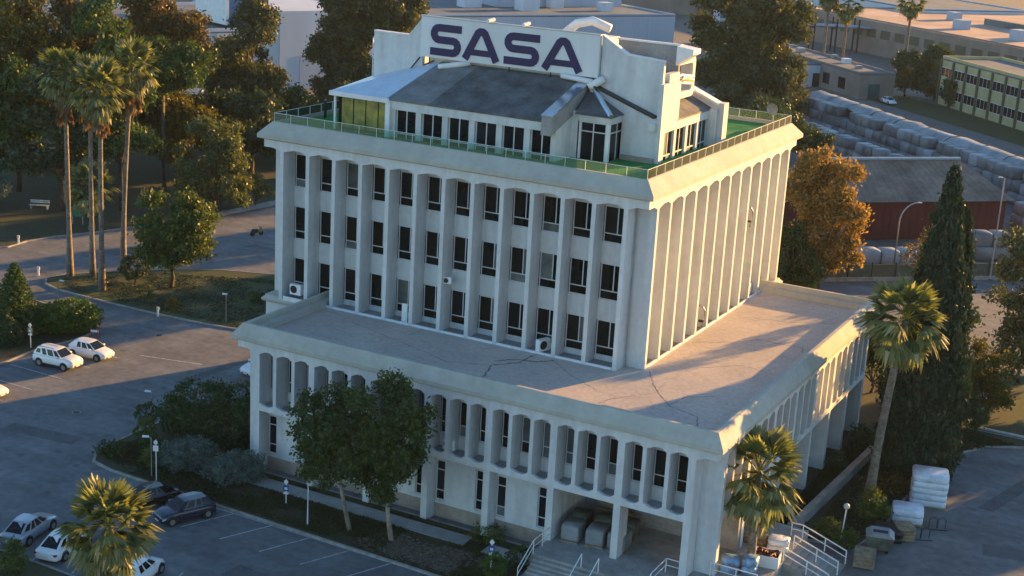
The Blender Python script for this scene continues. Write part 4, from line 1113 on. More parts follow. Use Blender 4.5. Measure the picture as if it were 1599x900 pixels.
# ---- the wood in the upper left
wood = [
 ('golden lit tree in the far upper left of the park', (-75.2, 45.3), [(.8, 21.6, 4.0, 3.4), (4.7, 19.2, 3.0, 3.0), (-1.0, 16.8, 3.6, 3.8), (1.3, 12.8, 4.6, 3.8)], 'leaf_golden', 8),  # golden light is put into this crown's leaf colour
 ('dark tree below the golden crown at the left edge', (-72.0, 38.5), [(-.5, 13.0, 4.0, 3.6), (-1.5, 7.8, 4.0, 3.8), (2.0, 9.6, 3.6, 3.2), (3.5, 14.8, 3, 3)], 'leaf_pine', 4),
 ('brown leafed tree with pale limbs above the palms', (-72.0, 53.4), [(-.7, 23.0, 3.2, 2.5), (2.2, 21.3, 3.6, 3.2), (-1.2, 18.6, 3.2, 2.4)], 'leaf_brown', 12),
 ('tall dark pine behind the four palms', (-58.4, 45.8), [(-1.5, 23.0, 3.2, 2.6), (-.4, 19.0, 3.0, 3.0), (-2.9, 12.2, 3.8, 3.0), (.2, 9.2, 4.4, 2.6), (2.2, 14.6, 2.6, 3.0)], 'leaf_pine', 6),
 ('broad dark tree left of the leftmost palm', (-63.6, 41.2), [(-.4, 11.0, 4.4, 3.4), (-3.0, 6.2, 3.6, 2.6), (2.6, 7.6, 3.6, 2.6), (.5, 16.2, 4.4, 3.4)], 'leaf_dark', 4),
 ('brown tree with feathery crown before the blue warehouse panel', (-65.2, 65.3), [(-2.0, 21.4, 4.4, 3.2), (-5.0, 23.2, 3.2, 2.4), (.8, 19.6, 2.4, 2.0)], 'leaf_brown', 12),
 ('dark tree filling the wood behind the umbrella pine', (-70.0, 70.0), [(0, 15.0, 5.0, 4.0), (-3, 9.0, 5.0, 4.0), (3, 8.0, 4.5, 4.0), (-5, 16, 4, 4)], 'leaf_dark', 5),
 ('deep green tree between the golden tree and the palms', (-80.0, 58.0), [(0, 14.0, 5.0, 4.0), (-3, 8.0, 5.0, 4.0), (4, 9.0, 4.5, 4.0), (5, 17, 4, 4)], 'leaf_pine', 5),
 ('dark tree at the back of the wood against the warehouse', (-88.0, 82.0), [(0, 15.0, 6.0, 4.6), (-4, 9.0, 5.6, 4.4), (5, 8.0, 5.4, 4.4), (6, 15, 4.5, 4)], 'leaf_dark', 5),
 ('far dark tree at the very left behind the wood', (-98.0, 62.0), [(0, 15.0, 6.0, 4.6), (-4, 9.0, 5.6, 4.4), (5, 10.0, 5.4, 4.4), (3, 20, 4.5, 4)], 'leaf_golden', 5),
 ('low dark tree right of the umbrella pine trunk', (-60.0, 74.0), [(0, 8.0, 5.0, 4.0), (4, 5.0, 4.0, 3.4), (-4, 5, 4.0, 3.4)], 'leaf_dark', 3),
 ('dense dark tree at the foot of the brownish conifer', (-62.5, 84.0), [(0, 7.0, 5.0, 4.0), (4.5, 5.0, 4.4, 3.6), (-3.5, 4, 4.0, 3.0)], 'leaf_hedge', 3),
 ('low dark tree behind the left terrace of the tower', (-56.5, 96.0), [(0, 7.5, 5.5, 4.4), (5.5, 6.5, 5.0, 4.0), (-4.5, 5.0, 4.4, 3.6)], 'leaf_dark', 3),
 ('dark tree left of the large eucalyptus', (-92.0, 112.0), [(0, 9.0, 4.5, 4.0), (-3, 5.0, 4.0, 3.4), (3, 5.0, 4.0, 3.4)], 'leaf_dark', 3),
]
for lab, b, lb, lf, th in wood:
    tree(lab, b, lb, lf, dens=17, per=14, spread=.5, size=.40, trunk_h=th, trunk_r=.32, group='trees of the park wood', bark='bark_pale' if 'pale' in lab else 'bark')
tree('grey green olive shrub at the left edge of the park', (-70.0, 34.5), [(0, 4.4, 2.6, 2.2), (1.4, 3.0, 2.0, 1.6), (-1.6, 3.0, 2.0, 1.8)], 'leaf_bluegreen', dens=22, per=13, spread=.35, size=.26, trunk_h=1.5, trunk_r=.16)
tree('dark bush left of the island path by the park kerb', (-50.6, 55.5), [(0, 1.8, 1.6, 1.4), (1.5, 2.0, 1.5, 1.5), (-1.3, 1.4, 1.3, 1.2)], 'leaf_green', dens=34, per=12, spread=.25, size=.22, trunk_h=.6, trunk_r=.1, name='shrub', cat='shrub')
tree('golden lit bush at the park path behind the tower', (-47.8, 59.0), [(0, 2.6, 1.7, 1.6), (1.2, 1.8, 1.3, 1.2)], 'leaf_olive', dens=34, per=12, spread=.25, size=.22, trunk_h=.7, trunk_r=.1, name='shrub', cat='shrub')

# ---- shrubs and hedges
shrub('big dark hedge mound against the left end of the podium', (-1.7, -6.8), [(-.4, 2.8, 2.6, 2.0), (2.4, 3.2, 2.0, 1.8), (-1.4, 1.4, 2.1, 1.5), (1.7, 1.5, 2.5, 1.7), (3.6, 2.2, 1.6, 1.7), (-2.4, 2.2, 1.2, 1.3)], 'leaf_hedge', dens=70, per=12)
shrub('left of two blue green juniper mounds by the car park', (.6, -12.0), [(.1, 1.3, 1.9, 1.0), (-.9, 1.0, 1.2, .9), (1.2, 1.5, 1.1, .9), (0, .8, 1.8, .8)], 'leaf_bluegreen', dens=95, per=12, spread=.13, size=.11)
shrub('right of two blue green juniper mounds by the podium wall', (4.7, -11.6), [(0, 1.2, 1.7, 1.0), (-1.2, .8, 1.0, .8), (1.2, 1.5, 1.0, .9), (.8, .8, 1.4, .8)], 'leaf_bluegreen', dens=95, per=12, spread=.13, size=.11)
shrub('dark ball topiary at the tip of the hedge island', (-6.4, -8.4), [(0, 1.6, .85, .85)], 'leaf_hedge', dens=260, per=9, spread=.06, size=.09, shell=.9)
shrub('second clipped ball behind the lamp post', (-5.0, -10.0), [(0, 1.2, .8, .9)], 'leaf_green', dens=260, per=9, spread=.06, size=.09, shell=.9)
shrub('clipped oval bush right of the two lamp posts', (-2.6, -12.0), [(0, 1.0, .8, .9)], 'leaf_hedge', dens=260, per=9, spread=.06, size=.09, shell=.9)
shrub('small clipped bush below the oval one', (-1.6, -13.2), [(0, .9, .75, .8)], 'leaf_green', dens=260, per=9, spread=.06, size=.09, shell=.9)
shrub('low dark spreading plant at the island tip', (-6.0, -12.6), [(0, .3, 1.2, .4)], 'leaf_hedge', dens=90, per=10, spread=.15, size=.16)
shrub('round green bush behind the white cars', (-28.8, 6.2), [(0, 1.7, 2.3, 1.5), (1.4, 1.6, 1.7, 1.4), (-1.2, 1.4, 1.6, 1.3)], 'leaf_bright', dens=80, per=12, spread=.14, size=.14)
shrub('small dark bush left of the round green bush', (-30.6, 4.0), [(0, 1.3, .9, 1.3), (0, 2.4, .6, .7)], 'leaf_hedge', dens=110, per=11, spread=.1, size=.12)
shrub('clipped dark ball bush on a stem on the island lawn', (-35.3, 22.6), [(0, 1.7, 1.5, 1.25)], 'leaf_dark', dens=150, per=10, spread=.1, size=.13, shell=.85)
shrub('small dark bush at the right of the island lawn', (-20.6, 24.6), [(0, .5, 1.0, .55)], 'leaf_hedge', dens=90, per=10, spread=.1, size=.14)
shrub('low yellowish shrub on the island lawn', (-26.5, 18.0), [(0, .5, .7, .55)], 'leaf_golden', dens=80, per=10, spread=.14, size=.14)
shrub('low dry shrub left of the yellowish one', (-29.6, 18.4), [(0, .5, .6, .55)], 'leaf_olive', dens=80, per=10, spread=.14, size=.14)
shrub('bright green ball bush beside the front steps', (27.6, -14.2), [(0, .85, .8, .75)], 'leaf_bright', dens=200, per=10, spread=.07, size=.10, shell=.85)
shrub('dark leafy bush by the front stair rail', (28.2, -11.8), [(0, .7, .7, .6)], 'leaf_hedge', dens=120, per=10, spread=.09, size=.12)
shrub('clipped green ball bush by the side stair lamp', (45.6, 3.2), [(0, .7, .75, .7)], 'leaf_bright', dens=200, per=10, spread=.07, size=.10, shell=.85)
shrub('green ball bush behind the side stair rail', (44.0, 4.2), [(0, .8, .8, .75)], 'leaf_green', dens=200, per=10, spread=.07, size=.10, shell=.85)
shrub('leafy green bush at the foot of the right palm', (45.8, 9.0), [(0, 1.3, .9, 1.2), (.6, .8, .8, .8)], 'leaf_green', dens=80, per=11, spread=.14, size=.16)
shrub('rust coloured ground shrub under the cypress', (45.6, 15.2), [(0, .5, 1.4, .5), (1.2, .5, .9, .4)], 'leaf_brown', dens=60, per=10, spread=.2, size=.18)
shrub('dark shrub between the podium columns and the low wall', (41.2, 16.5), [(0, .8, .7, .8)], 'leaf_dark', dens=80, per=10, spread=.16, size=.18)
shrub('dark shrub near the far podium column', (41.4, 22.0), [(0, 1.0, .9, 1.0)], 'leaf_dark', dens=80, per=10, spread=.16, size=.18)
shrub('green bush at the bottom left corner of the view', (-1.8, -31.4), [(0, 1.5, 2.0, 1.6), (-2.0, 2.2, 2.0, 2.0)], 'leaf_bright', dens=80, per=12, spread=.15, size=.16)
shrub('small cone bush beside the corner lawn kerb', (2.6, -30.6), [(0, .9, .8, 1.0), (0, 1.8, .4, .6)], 'leaf_green', dens=120, per=10, spread=.1, size=.12)
shrub('low mixed bush under the podium wall by the path', (24.4, -9.6), [(0, .35, 1.4, .4)], 'leaf_green', dens=60, per=9, spread=.15, size=.14)
# araucaria with tiers
def tiered(label, base, H, r0, leaf, tiers=11):
    t = thing('conifer_tree', label, 'conifer', (base[0], base[1], .08))
    MB().tube([(0, 0, -.1), (0, 0, H)], [.16, .03], 7).build('trunk', 'bark', t, smooth=True, fix=False)
    C = []
    for k in range(tiers):
        f = k / (tiers - 1); z = .5 + (H - .7) * f; rad = r0 * (1 - f) ** .8 + .15
        nb = 9
        for j in range(nb):
            a = 2 * math.pi * (j + .5 * (k % 2)) / nb
            for s_ in np.linspace(.12, 1, 9):
                C.append((rad * s_ * math.cos(a), rad * s_ * math.sin(a), z + .12 * s_ - .25 * s_ * s_ * rad * .3))
    V, val = leaves(np.array(C), 12, .10, .13, up=.3)
    inst('crown', fastmesh('crown', V, 4, val), leaf, t)
tiered('young tiered conifer with pointed top at the left edge', (-32.3, 3.4), 6.6, 2.6, 'leaf_pine', 14)
tiered('small pointed conifer before the tall tiered one', (-30.3, .6), 2.6, 1.1, 'leaf_hedge', 9)
tiered('dark conifer half out of view behind the tiered one', (-35.5, 1.5), 5.6, 2.4, 'leaf_hedge', 12)

# ---- ground cover
def scatter(name, label, poly_, n, leaf, size, hmul, cat, z=.11, avoid=()):
    P = np.array(poly_); lo = P.min(0); hi = P.max(0)
    pts = rng.uniform(lo, hi, (n * 3, 2))
    ins = np.zeros(len(pts), bool)
    j = len(P) - 1
    for i in range(len(P)):
        xi, yi = P[i]; xj, yj = P[j]
        c = ((yi > pts[:, 1]) != (yj > pts[:, 1])) & (pts[:, 0] < (xj - xi) * (pts[:, 1] - yi) / (yj - yi + 1e-9) + xi)
        ins ^= c; j = i
    pts = pts[ins]
    for (x0, x1, y0, y1) in avoid:
        pts = pts[~((pts[:, 0] > x0) & (pts[:, 0] < x1) & (pts[:, 1] > y0) & (pts[:, 1] < y1))]
    pts = pts[:n]
    # patchy growth
    g = np.sin(pts[:, 0] * .9 + np.sin(pts[:, 1] * .7) * 2) + np.sin(pts[:, 1] * 1.3 + pts[:, 0] * .35)
    pts = pts[g + rng.normal(0, .7, len(g)) > -.6]
    C = np.c_[pts, np.full(len(pts), z)]
    V, val = leaves(C, 3, .05, size, up=.1)
    if hmul != 1: V[:, :, 2] = z - .01 + np.abs(V[:, :, 2] - z) * hmul
    else: V[:, :, 2] = z + .015 + np.abs(V[:, :, 2] - z) * .25
    o = inst(name, fastmesh(name, V, 4, val), leaf)
    o['kind'] = 'stuff'; o['label'] = label; o['category'] = cat
    return o
scatter('grass', 'rough grass on the strip before the podium', [(-6.8, -13), (-3, -14.9), (22, -15.7), (28.8, -16), (28.8, -9.6), (-6, -9.6)], 16000, 'grass_blade', .10, 1.2, 'grass', avoid=((3.4, 23.8, -11.5, -9.9), (25.1, 28.7, -11.7, -10.1), (19.5, 25, -15.5, -12.2)))
scatter('leaf_litter', 'pale rubble and dry leaves under the front trees', [(17, -15.5), (25, -15.7), (26, -12.0), (18.5, -12.3)], 2600, 'litter', .20, 1, 'litter')
scatter('grass', 'sparse grass on the island lawn', [(-42, 19), (-38, 16.5), (-18, 17), (-8, 20), (-4, 24), (-4, 38), (-24, 33), (-36, 27)], 14000, 'grass_blade', .09, .9, 'grass')
scatter('grass', 'rough growth in the bed beside the road', [(42.8, 5), (46.4, 6), (46.8, 20), (48, 26), (52, 31), (47, 32), (42.8, 26)], 9000, 'grass_blade', .11, 1.2, 'grass')
scatter('leaf_litter', 'brown fallen leaves in the bed beside the road', [(43, 5), (46.4, 6), (46.8, 20), (48, 26), (51, 30.5), (43, 26)], 5000, 'litter', .15, 1, 'litter')
scatter('grass', 'grass between the podium and the low wall', [(40.3, 2.5), (42, 3), (42.6, 26), (40.3, 26)], 4000, 'grass_blade', .15, 1.5, 'grass')
scatter('grass', 'dry grass on the hedge island by the white cars', [(-27.6, -12), (-27.4, 9), (-33, 10.6), (-45, 10), (-45, -12)], 9000, 'grass_blade', .10, 1.0, 'grass')

# trees standing out of view to the right and behind the tower; their shade falls on road and lawns
for i, (x, y, h_, lab) in enumerate(((59, 52, 12.5, 'leafy road tree just right of the view'), (66, 60, 13.0, 'leafy road tree further right of the view'), (57, 66, 11.5, 'leafy road tree behind the first one right of the view'),
        (73, 52, 12.0, 'leafy road tree far right of the view'), (65.5, 45.0, 9.5, 'small road tree right of the view'), (80, 64, 13.0, 'large road tree far right of the view'), (62, 36, 8.0, 'low road tree by the right kerb outside the view'))):
    tree(lab, (x, y), [(0, h_ * .72, h_ * .26, h_ * .24), (-h_ * .16, h_ * .52, h_ * .22, h_ * .2), (h_ * .17, h_ * .5, h_ * .22, h_ * .22), (0, h_ * .34, h_ * .22, h_ * .14)], 'leaf_euc', dens=16, per=13, spread=.42, size=.36, trunk_h=h_ * .3, trunk_r=.2, group='road trees')
for i, (x, y, h_, lab) in enumerate(((-16, 92, 13, 'yard tree hidden behind the tower, left one'), (-5, 104, 14, 'yard tree hidden behind the tower, middle one'), (6, 80, 15, 'yard tree hidden behind the tower, right one'), (-4, 74, 13, 'yard tree hidden close behind the tower'), (-24, 118, 15, 'yard tree hidden behind the tower, farthest one'), (-2, 122, 13, 'yard tree hidden behind the penthouse'))):
    tree(lab, (x, y), [(0, h_ * .72, h_ * .26, h_ * .24), (-h_ * .16, h_ * .52, h_ * .22, h_ * .2), (h_ * .17, h_ * .5, h_ * .22, h_ * .22), (0, h_ * .34, h_ * .22, h_ * .14)], 'leaf_dark', dens=14, per=13, spread=.45, size=.40, trunk_h=h_ * .3, trunk_r=.2, group='yard trees')
HAZE = 0.00005
# ================================================================ cars
def loft(rings, closed_ends=True):
    mb = MB(); n = len(rings[0])
    for r in rings: mb.v += [tuple(p) for p in r]
    for k in range(len(rings) - 1):
        for t in range(n):
            u = (t + 1) % n
            mb.f.append((k * n + t, k * n + u, (k + 1) * n + u, (k + 1) * n + t))
    if closed_ends:
        mb.f.append(tuple(reversed(range(n)))); mb.f.append(tuple((len(rings) - 1) * n + t for t in range(n)))
    return mb
WHEEL = None
def car(label, loc, heading, paint, kind='sedan', group='cars parked around the building', parts=True):
    t = thing('parked_car', label, 'car', (loc[0], loc[1], loc[2] if len(loc) > 2 else 0.0), R(heading), group)
    suv = kind == 'suv'; hatch = kind in ('hatch', 'suv')
    dz = .16 if suv else 0.0
    if kind == 'sedan':
        st = [(2.20, .56, .34, .56), (2.14, .74, .24, .66), (1.85, .84, .20, .74), (1.35, .88, .20, .82), (.85, .89, .20, .91), (0, .90, .20, .93), (-1.0, .90, .20, .91), (-1.65, .88, .20, .90), (-2.05, .84, .24, .89), (-2.22, .72, .32, .80), (-2.25, .60, .42, .70)]
        cab = dict(bf=1.05, rf=.25, rr=-.95, br=-1.85, zb=.90, zr=1.43, wb=.80, wr=.58)
    elif kind == 'hatch':
        st = [(2.02, .56, .34, .58), (1.96, .74, .24, .70), (1.65, .84, .20, .80), (1.2, .88, .20, .90), (.75, .89, .20, .97), (0, .90, .20, .95), (-1.0, .90, .20, .95), (-1.65, .88, .22, .95), (-1.95, .84, .28, .92), (-2.05, .70, .36, .80)]
        cab = dict(bf=1.05, rf=.25, rr=-1.35, br=-1.95, zb=.95, zr=1.50, wb=.80, wr=.60)
    else:
        st = [(2.15, .58, .40, .74), (2.10, .76, .34, .90), (1.8, .86, .32, 1.02), (1.3, .90, .32, 1.08), (.85, .91, .32, 1.08), (0, .91, .32, 1.07), (-1.0, .91, .32, 1.07), (-1.7, .90, .34, 1.07), (-2.05, .86, .38, 1.04), (-2.15, .74, .44, .90)]
        cab = dict(bf=1.0, rf=.35, rr=-1.65, br=-2.05, zb=1.07, zr=1.68, wb=.82, wr=.64)
    rings = []
    for x, wd, zb, zt in st:
        h = zt - zb
        half = [(wd * .80, zb), (wd * .97, zb + .10 * h), (wd, zb + .38 * h), (wd * .975, zb + .74 * h), (wd * .90, zb + .95 * h), (wd * .74, zt), (wd * .3, zt + .025)]
        ring_ = [(x, y, z) for y, z in half] + [(x, -y, z) for y, z in reversed(half)]
        rings.append(ring_)
    body = loft(rings).build('body', paint, t, smooth=True)
    c = cab
    zm = c['zb'] + (c['zr'] - c['zb']) * .9
    def cabring(x, z, wdt): return [(x, wdt, z), (x, wdt * .5, z + .02), (x, -wdt * .5, z + .02), (x, -wdt, z)]
    mb = MB()
    B = [(c['bf'], c['wb'] * .92), (.35, c['wb']), (-1.0, c['wb']), (c['br'], c['wb'] * .9)]
    T = [(c['rf'], c['wr'] * .94), (c['rf'] - .35, c['wr']), (c['rr'] + .4, c['wr']), (c['rr'], c['wr'] * .94)]
    def P(k, top, s):
        x, wd = (T if top else B)[k]; return (x, wd * s, (c['zr'] if top else c['zb']) + (0.0 if not top else (-.03 if k in (0, 3) else 0)))
    for s in (1, -1):
        for k in range(3): mb.face([P(k, 0, s), P(k + 1, 0, s), P(k + 1, 1, s), P(k, 1, s)])
    for k in range(3):
        mb.face([P(k, 1, 1), P(k + 1, 1, 1), (*[(P(k + 1, 1, 1)[0])], 0, c['zr'] + .03), (P(k, 1, 1)[0], 0, c['zr'] + .03 - (.03 if k == 0 else 0))])
        mb.face([P(k, 1, -1), (P(k, 1, 1)[0], 0, c['zr'] + .03 - (.03 if k == 0 else 0)), (P(k + 1, 1, 1)[0], 0, c['zr'] + .03), P(k + 1, 1, -1)])
    mb.face([P(0, 0, 1), P(0, 1, 1), (P(0, 1, 1)[0], 0, c['zr']), P(0, 1, -1), P(0, 0, -1)])
    mb.face([P(3, 0, 1), P(3, 0, -1), P(3, 1, -1), (P(3, 1, 1)[0], 0, c['zr'] + .03), P(3, 1, 1)])
    cabin = mb.build('cabin', paint, t)
    def lerp(a, b, f): return tuple(a[i] + (b[i] - a[i]) * f for i in range(3))
    def pane(a, b, cc, d, m=.09, out=(0, 0, 0), nm='window'):
        """quad a(bottom) b(bottom) cc(top) d(top) shrunk and set proud of the cabin"""
        q = []
        for fu, fv in ((m, m), (1 - m, m), (1 - m, 1 - m), (m, 1 - m)):
            lo = lerp(a, b, fu); hi = lerp(d, cc, fu); p = lerp(lo, hi, fv); q.append(tuple(p[i] + out[i] for i in range(3)))
        q2 = [tuple(p[i] - out[i] * 1.6 for i in range(3)) for p in q]
        m_ = MB(); m_.face(q); m_.face(q2[::-1])
        for i in range(4):
            j = (i + 1) % 4; m_.face([q[i], q2[i], q2[j], q[j]])
        return m_.build(nm, 'car_glass', cabin)
    pane(P(0, 0, -1), P(0, 0, 1), P(0, 1, 1), P(0, 1, -1), .05, (.012, 0, .022), 'windscreen')
    pane(P(3, 0, 1), P(3, 0, -1), P(3, 1, -1), P(3, 1, 1), .09, (-.016, 0, .022), 'rear_window')
    for s in (1, -1):
        o = (0, .012 * s, .004)
        pane(P(0, 0, s), P(1, 0, s), P(1, 1, s), P(0, 1, s), .12, o)
        pane(P(1, 0, s), lerp(P(1, 0, s), P(2, 0, s), .55), lerp(P(1, 1, s), P(2, 1, s), .55), P(1, 1, s), .1, o)
        pane(lerp(P(1, 0, s), P(2, 0, s), .58), P(2, 0, s), P(2, 1, s), lerp(P(1, 1, s), P(2, 1, s), .58), .1, o)
        if suv or kind == 'sedan': pane(P(2, 0, s), P(3, 0, s), P(3, 1, s), P(2, 1, s), .2, o)
    rw = .35 if suv else .32
    wb = 1.32
    for sx in (wb, -wb):
        for s in (1, -1):
            y0, y1 = (.70 * s, .90 * s)
            MB().tube([(sx, .66 * s, rw + .03), (sx, .912 * s, rw + .03)], rw + .065, 16).build('wheel_arch', 'plastic_black', body)
            wv = MB().tube([(sx, .70 * s, rw), (sx, .925 * s, rw)], rw, 18).build('wheel', 'tyre', t)
            MB().tube([(sx, .90 * s, rw), (sx, .935 * s, rw)], rw * .62, 12).build('rim', 'rim', wv)
    fx, ftop = st[1][0], st[1][3]
    for s in (1, -1):
        MB().prism([(fx - .34, ftop - .05), (fx - .05, ftop - .12), (fx + .02, ftop - .20), (fx - .3, ftop - .17)], 'y', .50 * s, .80 * s).build('headlight', 'lamp_clear', t)
        rx, rt = st[-2][0], st[-2][3]
        MB().box(rx - .015, rx + .16, min(.42 * s, .80 * s), max(.42 * s, .80 * s), rt - .16, rt - .03).build('tail_light', 'lamp_red', t)
        MB().box(c['bf'] - .5, c['bf'] - .32, min(.86 * s, 1.02 * s), max(.86 * s, 1.02 * s), c['zb'] + .02, c['zb'] + .15).build('mirror', paint, t)
    MB().box(fx - .05, fx + .085, -.42, .42, st[1][2] + .05, st[1][2] + .17).build('grille', 'plastic_black', t)
    MB().box(st[-1][0] - .03, st[-1][0] + .03, -.26, .26, st[-1][2] + .06, st[-1][2] + .18).build('number_plate', 'plate', t)
    MB().box(fx + .085, fx + .10, -.26, .26, st[1][2] + .06, st[1][2] + .16).build('number_plate', 'plate', t)
    if suv:
        for s in (1, -1): MB().tube([(c['rf'] - .3, .56 * s, c['zr'] + .02), (c['rf'] - .4, .56 * s, c['zr'] + .07), (c['rr'] + .3, .56 * s, c['zr'] + .07), (c['rr'] + .2, .56 * s, c['zr'] + .02)], .022, 6).build('roof_rail', 'plastic_black', t)
        MB().box(-1.9, 1.9, -.9, .9, .30, .42).build('skirt', 'plastic_black', t)
    return t
car('white suv with roof rails parked at the hedge island', (-23.1, -.75), 4, 'paint_white', 'suv')
car('white hatchback parked behind the white suv', (-22.6, 2.75), 4, 'paint_white', 'hatch')
car('white car just entering at the left edge of the view', (-23.0, -9.3), 2, 'paint_white', 'sedan')
car('silver sedan at the lower left, leftmost of its row', (-.65, -26.1), 101, 'paint_silver', 'sedan')
car('white sedan right of the silver one, tail to the kerb', (2.75, -26.4), 101, 'paint_white', 'sedan')
car('white car half hidden behind the bushy palm', (9.3, -26.9), 101, 'paint_white', 'hatch')
car('dark blue hatchback parked tail first at the front lawn', (5.75, -18.3), -113.6, 'paint_navy', 'hatch')
car('black car left of the dark blue hatchback', (2.3, -18.1), -113.6, 'paint_black', 'sedan')
car('white car peeking out behind the left end of the podium', (-8.2, 8.6), -100, 'paint_white', 'hatch')
car('white car on the far road below the conical trees', (-7.3, 221.5), -48, 'paint_white', 'sedan')

# ================================================================ small things round the building
def ac(label, loc, rz, s=1.0, group='outdoor air conditioner units'):
    t = thing('air_conditioner', label, 'air conditioner', loc, rz, group)
    MB().box(-.45 * s, .45 * s, -.17 * s, .17 * s, .06, .06 + .72 * s).build('casing', 'white_trim', t)
    MB().tube([(-.12 * s, -.172 * s, .43 * s), (-.12 * s, -.19 * s, .43 * s)], .27 * s, 16).build('fan_grille', 'dark_metal', t)
    mb = MB()
    for x in (-.3, .3): mb.box(x * s - .03, x * s + .03, -.16 * s, .16 * s, 0, .058)
    mb.build('feet', 'grey_metal', t)
    return t
ac('air conditioner in the leftmost tower bay at sill level', (1.2, .5, BZ + 9.25), 0, 1.15)
ac('air conditioner fixed to a fin halfway up the tower', (14.75, .55, BZ + 12.6), .3, .7)
ac('air conditioner standing on the podium roof among the fins', (22.9, .6, BZ + 9.05), 1.2, 1.2)
ac('air conditioner at the base of the sunlit tower side', (29.9, 24.4, BZ + 9.05), R(90), 1.3)
ac('air conditioner in a podium opening above the right front tree', (20.7, -8.5, BZ + 3.9), .1, 1.0)
t = thing('leaning_panel', 'white panel leaning between the tower fins on the podium roof', 'panel', (11.3, .3, BZ + 9.0), .2)
MB().box(-.22, .22, 0, .12, .04, 1.5).build('board', 'white_trim', t)
MB().box(-.26, .26, -.03, .16, 0, .04).build('foot', 'grey_metal', t)
for lab, loc in (('curved white pipe low on the sunlit tower side', (30.35, 13.0, 10.6)), ('curved white pipe higher on the sunlit tower side', (30.35, 22.2, 16.8))):
    t = thing('wall_pipe', lab, 'pipe', loc)
    MB().tube([(0, 0, 0), (.1, .1, 1.3), (.0, -.3, 1.75), (-.3, -.35, 1.8)], .07, 7).build('pipe', 'grey_metal', t, smooth=True)
    MB().box(-.3, .1, -.1, .1, .4, .55).build('bracket', 'dark_metal', t)
# satellite dish on the terrace corner
t = thing('satellite_dish', 'pale satellite dish at the far right corner of the roof terrace', 'satellite dish', (28.4, 31.2, BZ + 22.2))
mb = MB(); rg = []
for k in range(5):
    rr = .5 * k / 4; rg.append([(rr * math.cos(a), .18 * (k / 4) ** 2 * -1, 1.6 + rr * math.sin(a)) for a in np.linspace(0, 2 * math.pi, 17)[:-1]])
rg[0] = [(p[0] * 1 + 1e-3 * math.cos(i), p[1], p[2] + 1e-3 * math.sin(i)) for i, p in enumerate(rg[0])]
o = loft(rg, False)  .build('dish', 'concrete_grey', t, smooth=True); 
MB().tube([(0, .1, 0), (0, .1, 1.6)], .04, 6).build('mast', 'grey_metal', t)
MB().tube([(0, 0, 1.0), (0, -.7, 1.5)], .02, 5).build('feed_arm', 'grey_metal', t)

def lamp(label, loc, h, arm=.5, az=0.0, r=.04, group='lamp posts', arms=1, name='lamp_post', m='grey_metal', curved=False):
    t = thing(name, label, 'lamp post', (loc[0], loc[1], .02), az, group)
    if curved:
        pts = [(0, 0, 0), (0, 0, h * .68)] + [(arm * (1 - math.cos(a)) , 0, h * .68 + h * .30 * math.sin(a)) for a in np.linspace(.15, 1.5, 7)]
        MB().tube(pts, [r * 1.3] + [r] * (len(pts) - 1), 8).build('pole', m, t, smooth=True)
        e = pts[-1]
    else:
        MB().tube([(0, 0, 0), (0, 0, h), (arm, 0, h + .12)], [r * 1.3, r, r * .8], 8).build('pole', m, t)
        e = (arm, 0, h + .12)
    MB().prism([(e[0] - .12, e[2] - .05), (e[0] - .1, e[2] + .06), (e[0] + .34, e[2] + .03), (e[0] + .36, e[2] - .05)], 'y', -.10, .10).build('lamp_head', 'white_trim', t)
    MB().tube([(0, 0, 0), (0, 0, .06)], r * 3, 8).build('base', 'dark_metal', t)
    return t
lamp('thin lamp post at the hedge mound by the road', (-7.0, -7.0), 2.9, -.45, .5)
lamp('lamp post with short arm behind the dark cars', (-.5, -14.5), 3.1, -.5, .6)
lamp('short post at the right kerb of the island lawn', (-19.5, 17.7), 2.8, -.25, .5)
lamp('short post beside the hedge island road', (-36.2, 12.6), 2.3, .3, .3)
lamp('tall straight lamp post by the far road at the right', (39.6, 85.6), 12.2, -.6, .5, .10)
lamp('curved street lamp beside the red shed', (28.8, 83.0), 8.4, 2.2, .5, .09, curved=True)
lamp('slim white pole on the front lawn left of the trees', (13.4, -14.7), 3.3, .02, 0, .045, m='white_trim')
def signpost(label, loc, h, colour='signal_blue', az=0.4, extra=True):
    t = thing('sign_post', label, 'sign', (loc[0], loc[1], .1), az)
    MB().tube([(0, 0, 0), (0, 0, h)], .04, 8).build('pole', 'white_trim', t)
    MB().tube([(0, -.05, h - .18), (0, -.08, h - .18)], .15, 16).build('round_plate', 'white_trim', t)
    MB().box(-.2, .2, -.085, -.06, h - .85, h - .42).build('plate', colour, t)
    MB().box(-.10, .10, -.092, -.086, h - .75, h - .58).build('plate_mark', 'white_trim', t)
    if extra: MB().box(-.18, .18, -.085, -.06, h - 1.1, h - .95).build('plate', 'white_trim', t)
signpost('blue parking sign on the front lawn by the path', (10.2, -12.8), 1.9)
signpost('blue parking sign near the front steps', (26.9, -13.3), 2.1)
signpost('white topped sign post beside the two lamp posts', (.3, -14.9), 3.2, 'white_trim', extra=False)
signpost('white sign post at the kerb left of the white suv', (-28.3, 1.2), 2.3, 'plinth_stone')
t = thing('notice_board', 'green notice board at the park kerb', 'sign', (-57.4, 37.3, .1), .45)
MB().box(-.7, .7, -.04, .04, .9, 2.2).build('board', 'signal_green', t)
for x in (-.6, .6): MB().box(x - .04, x + .04, -.041, .039, 0, .9).build('leg', 'grey_metal', t)
t = thing('park_bench', 'pale bench under the trees at the left of the park', 'bench', (-66.2, 39.9, .1), .45)
for k in range(3): MB().box(-1.2, 1.2, -.3 + .2 * k, -.15 + .2 * k, .48, .53).build('seat_slat', 'kerb_white', t)
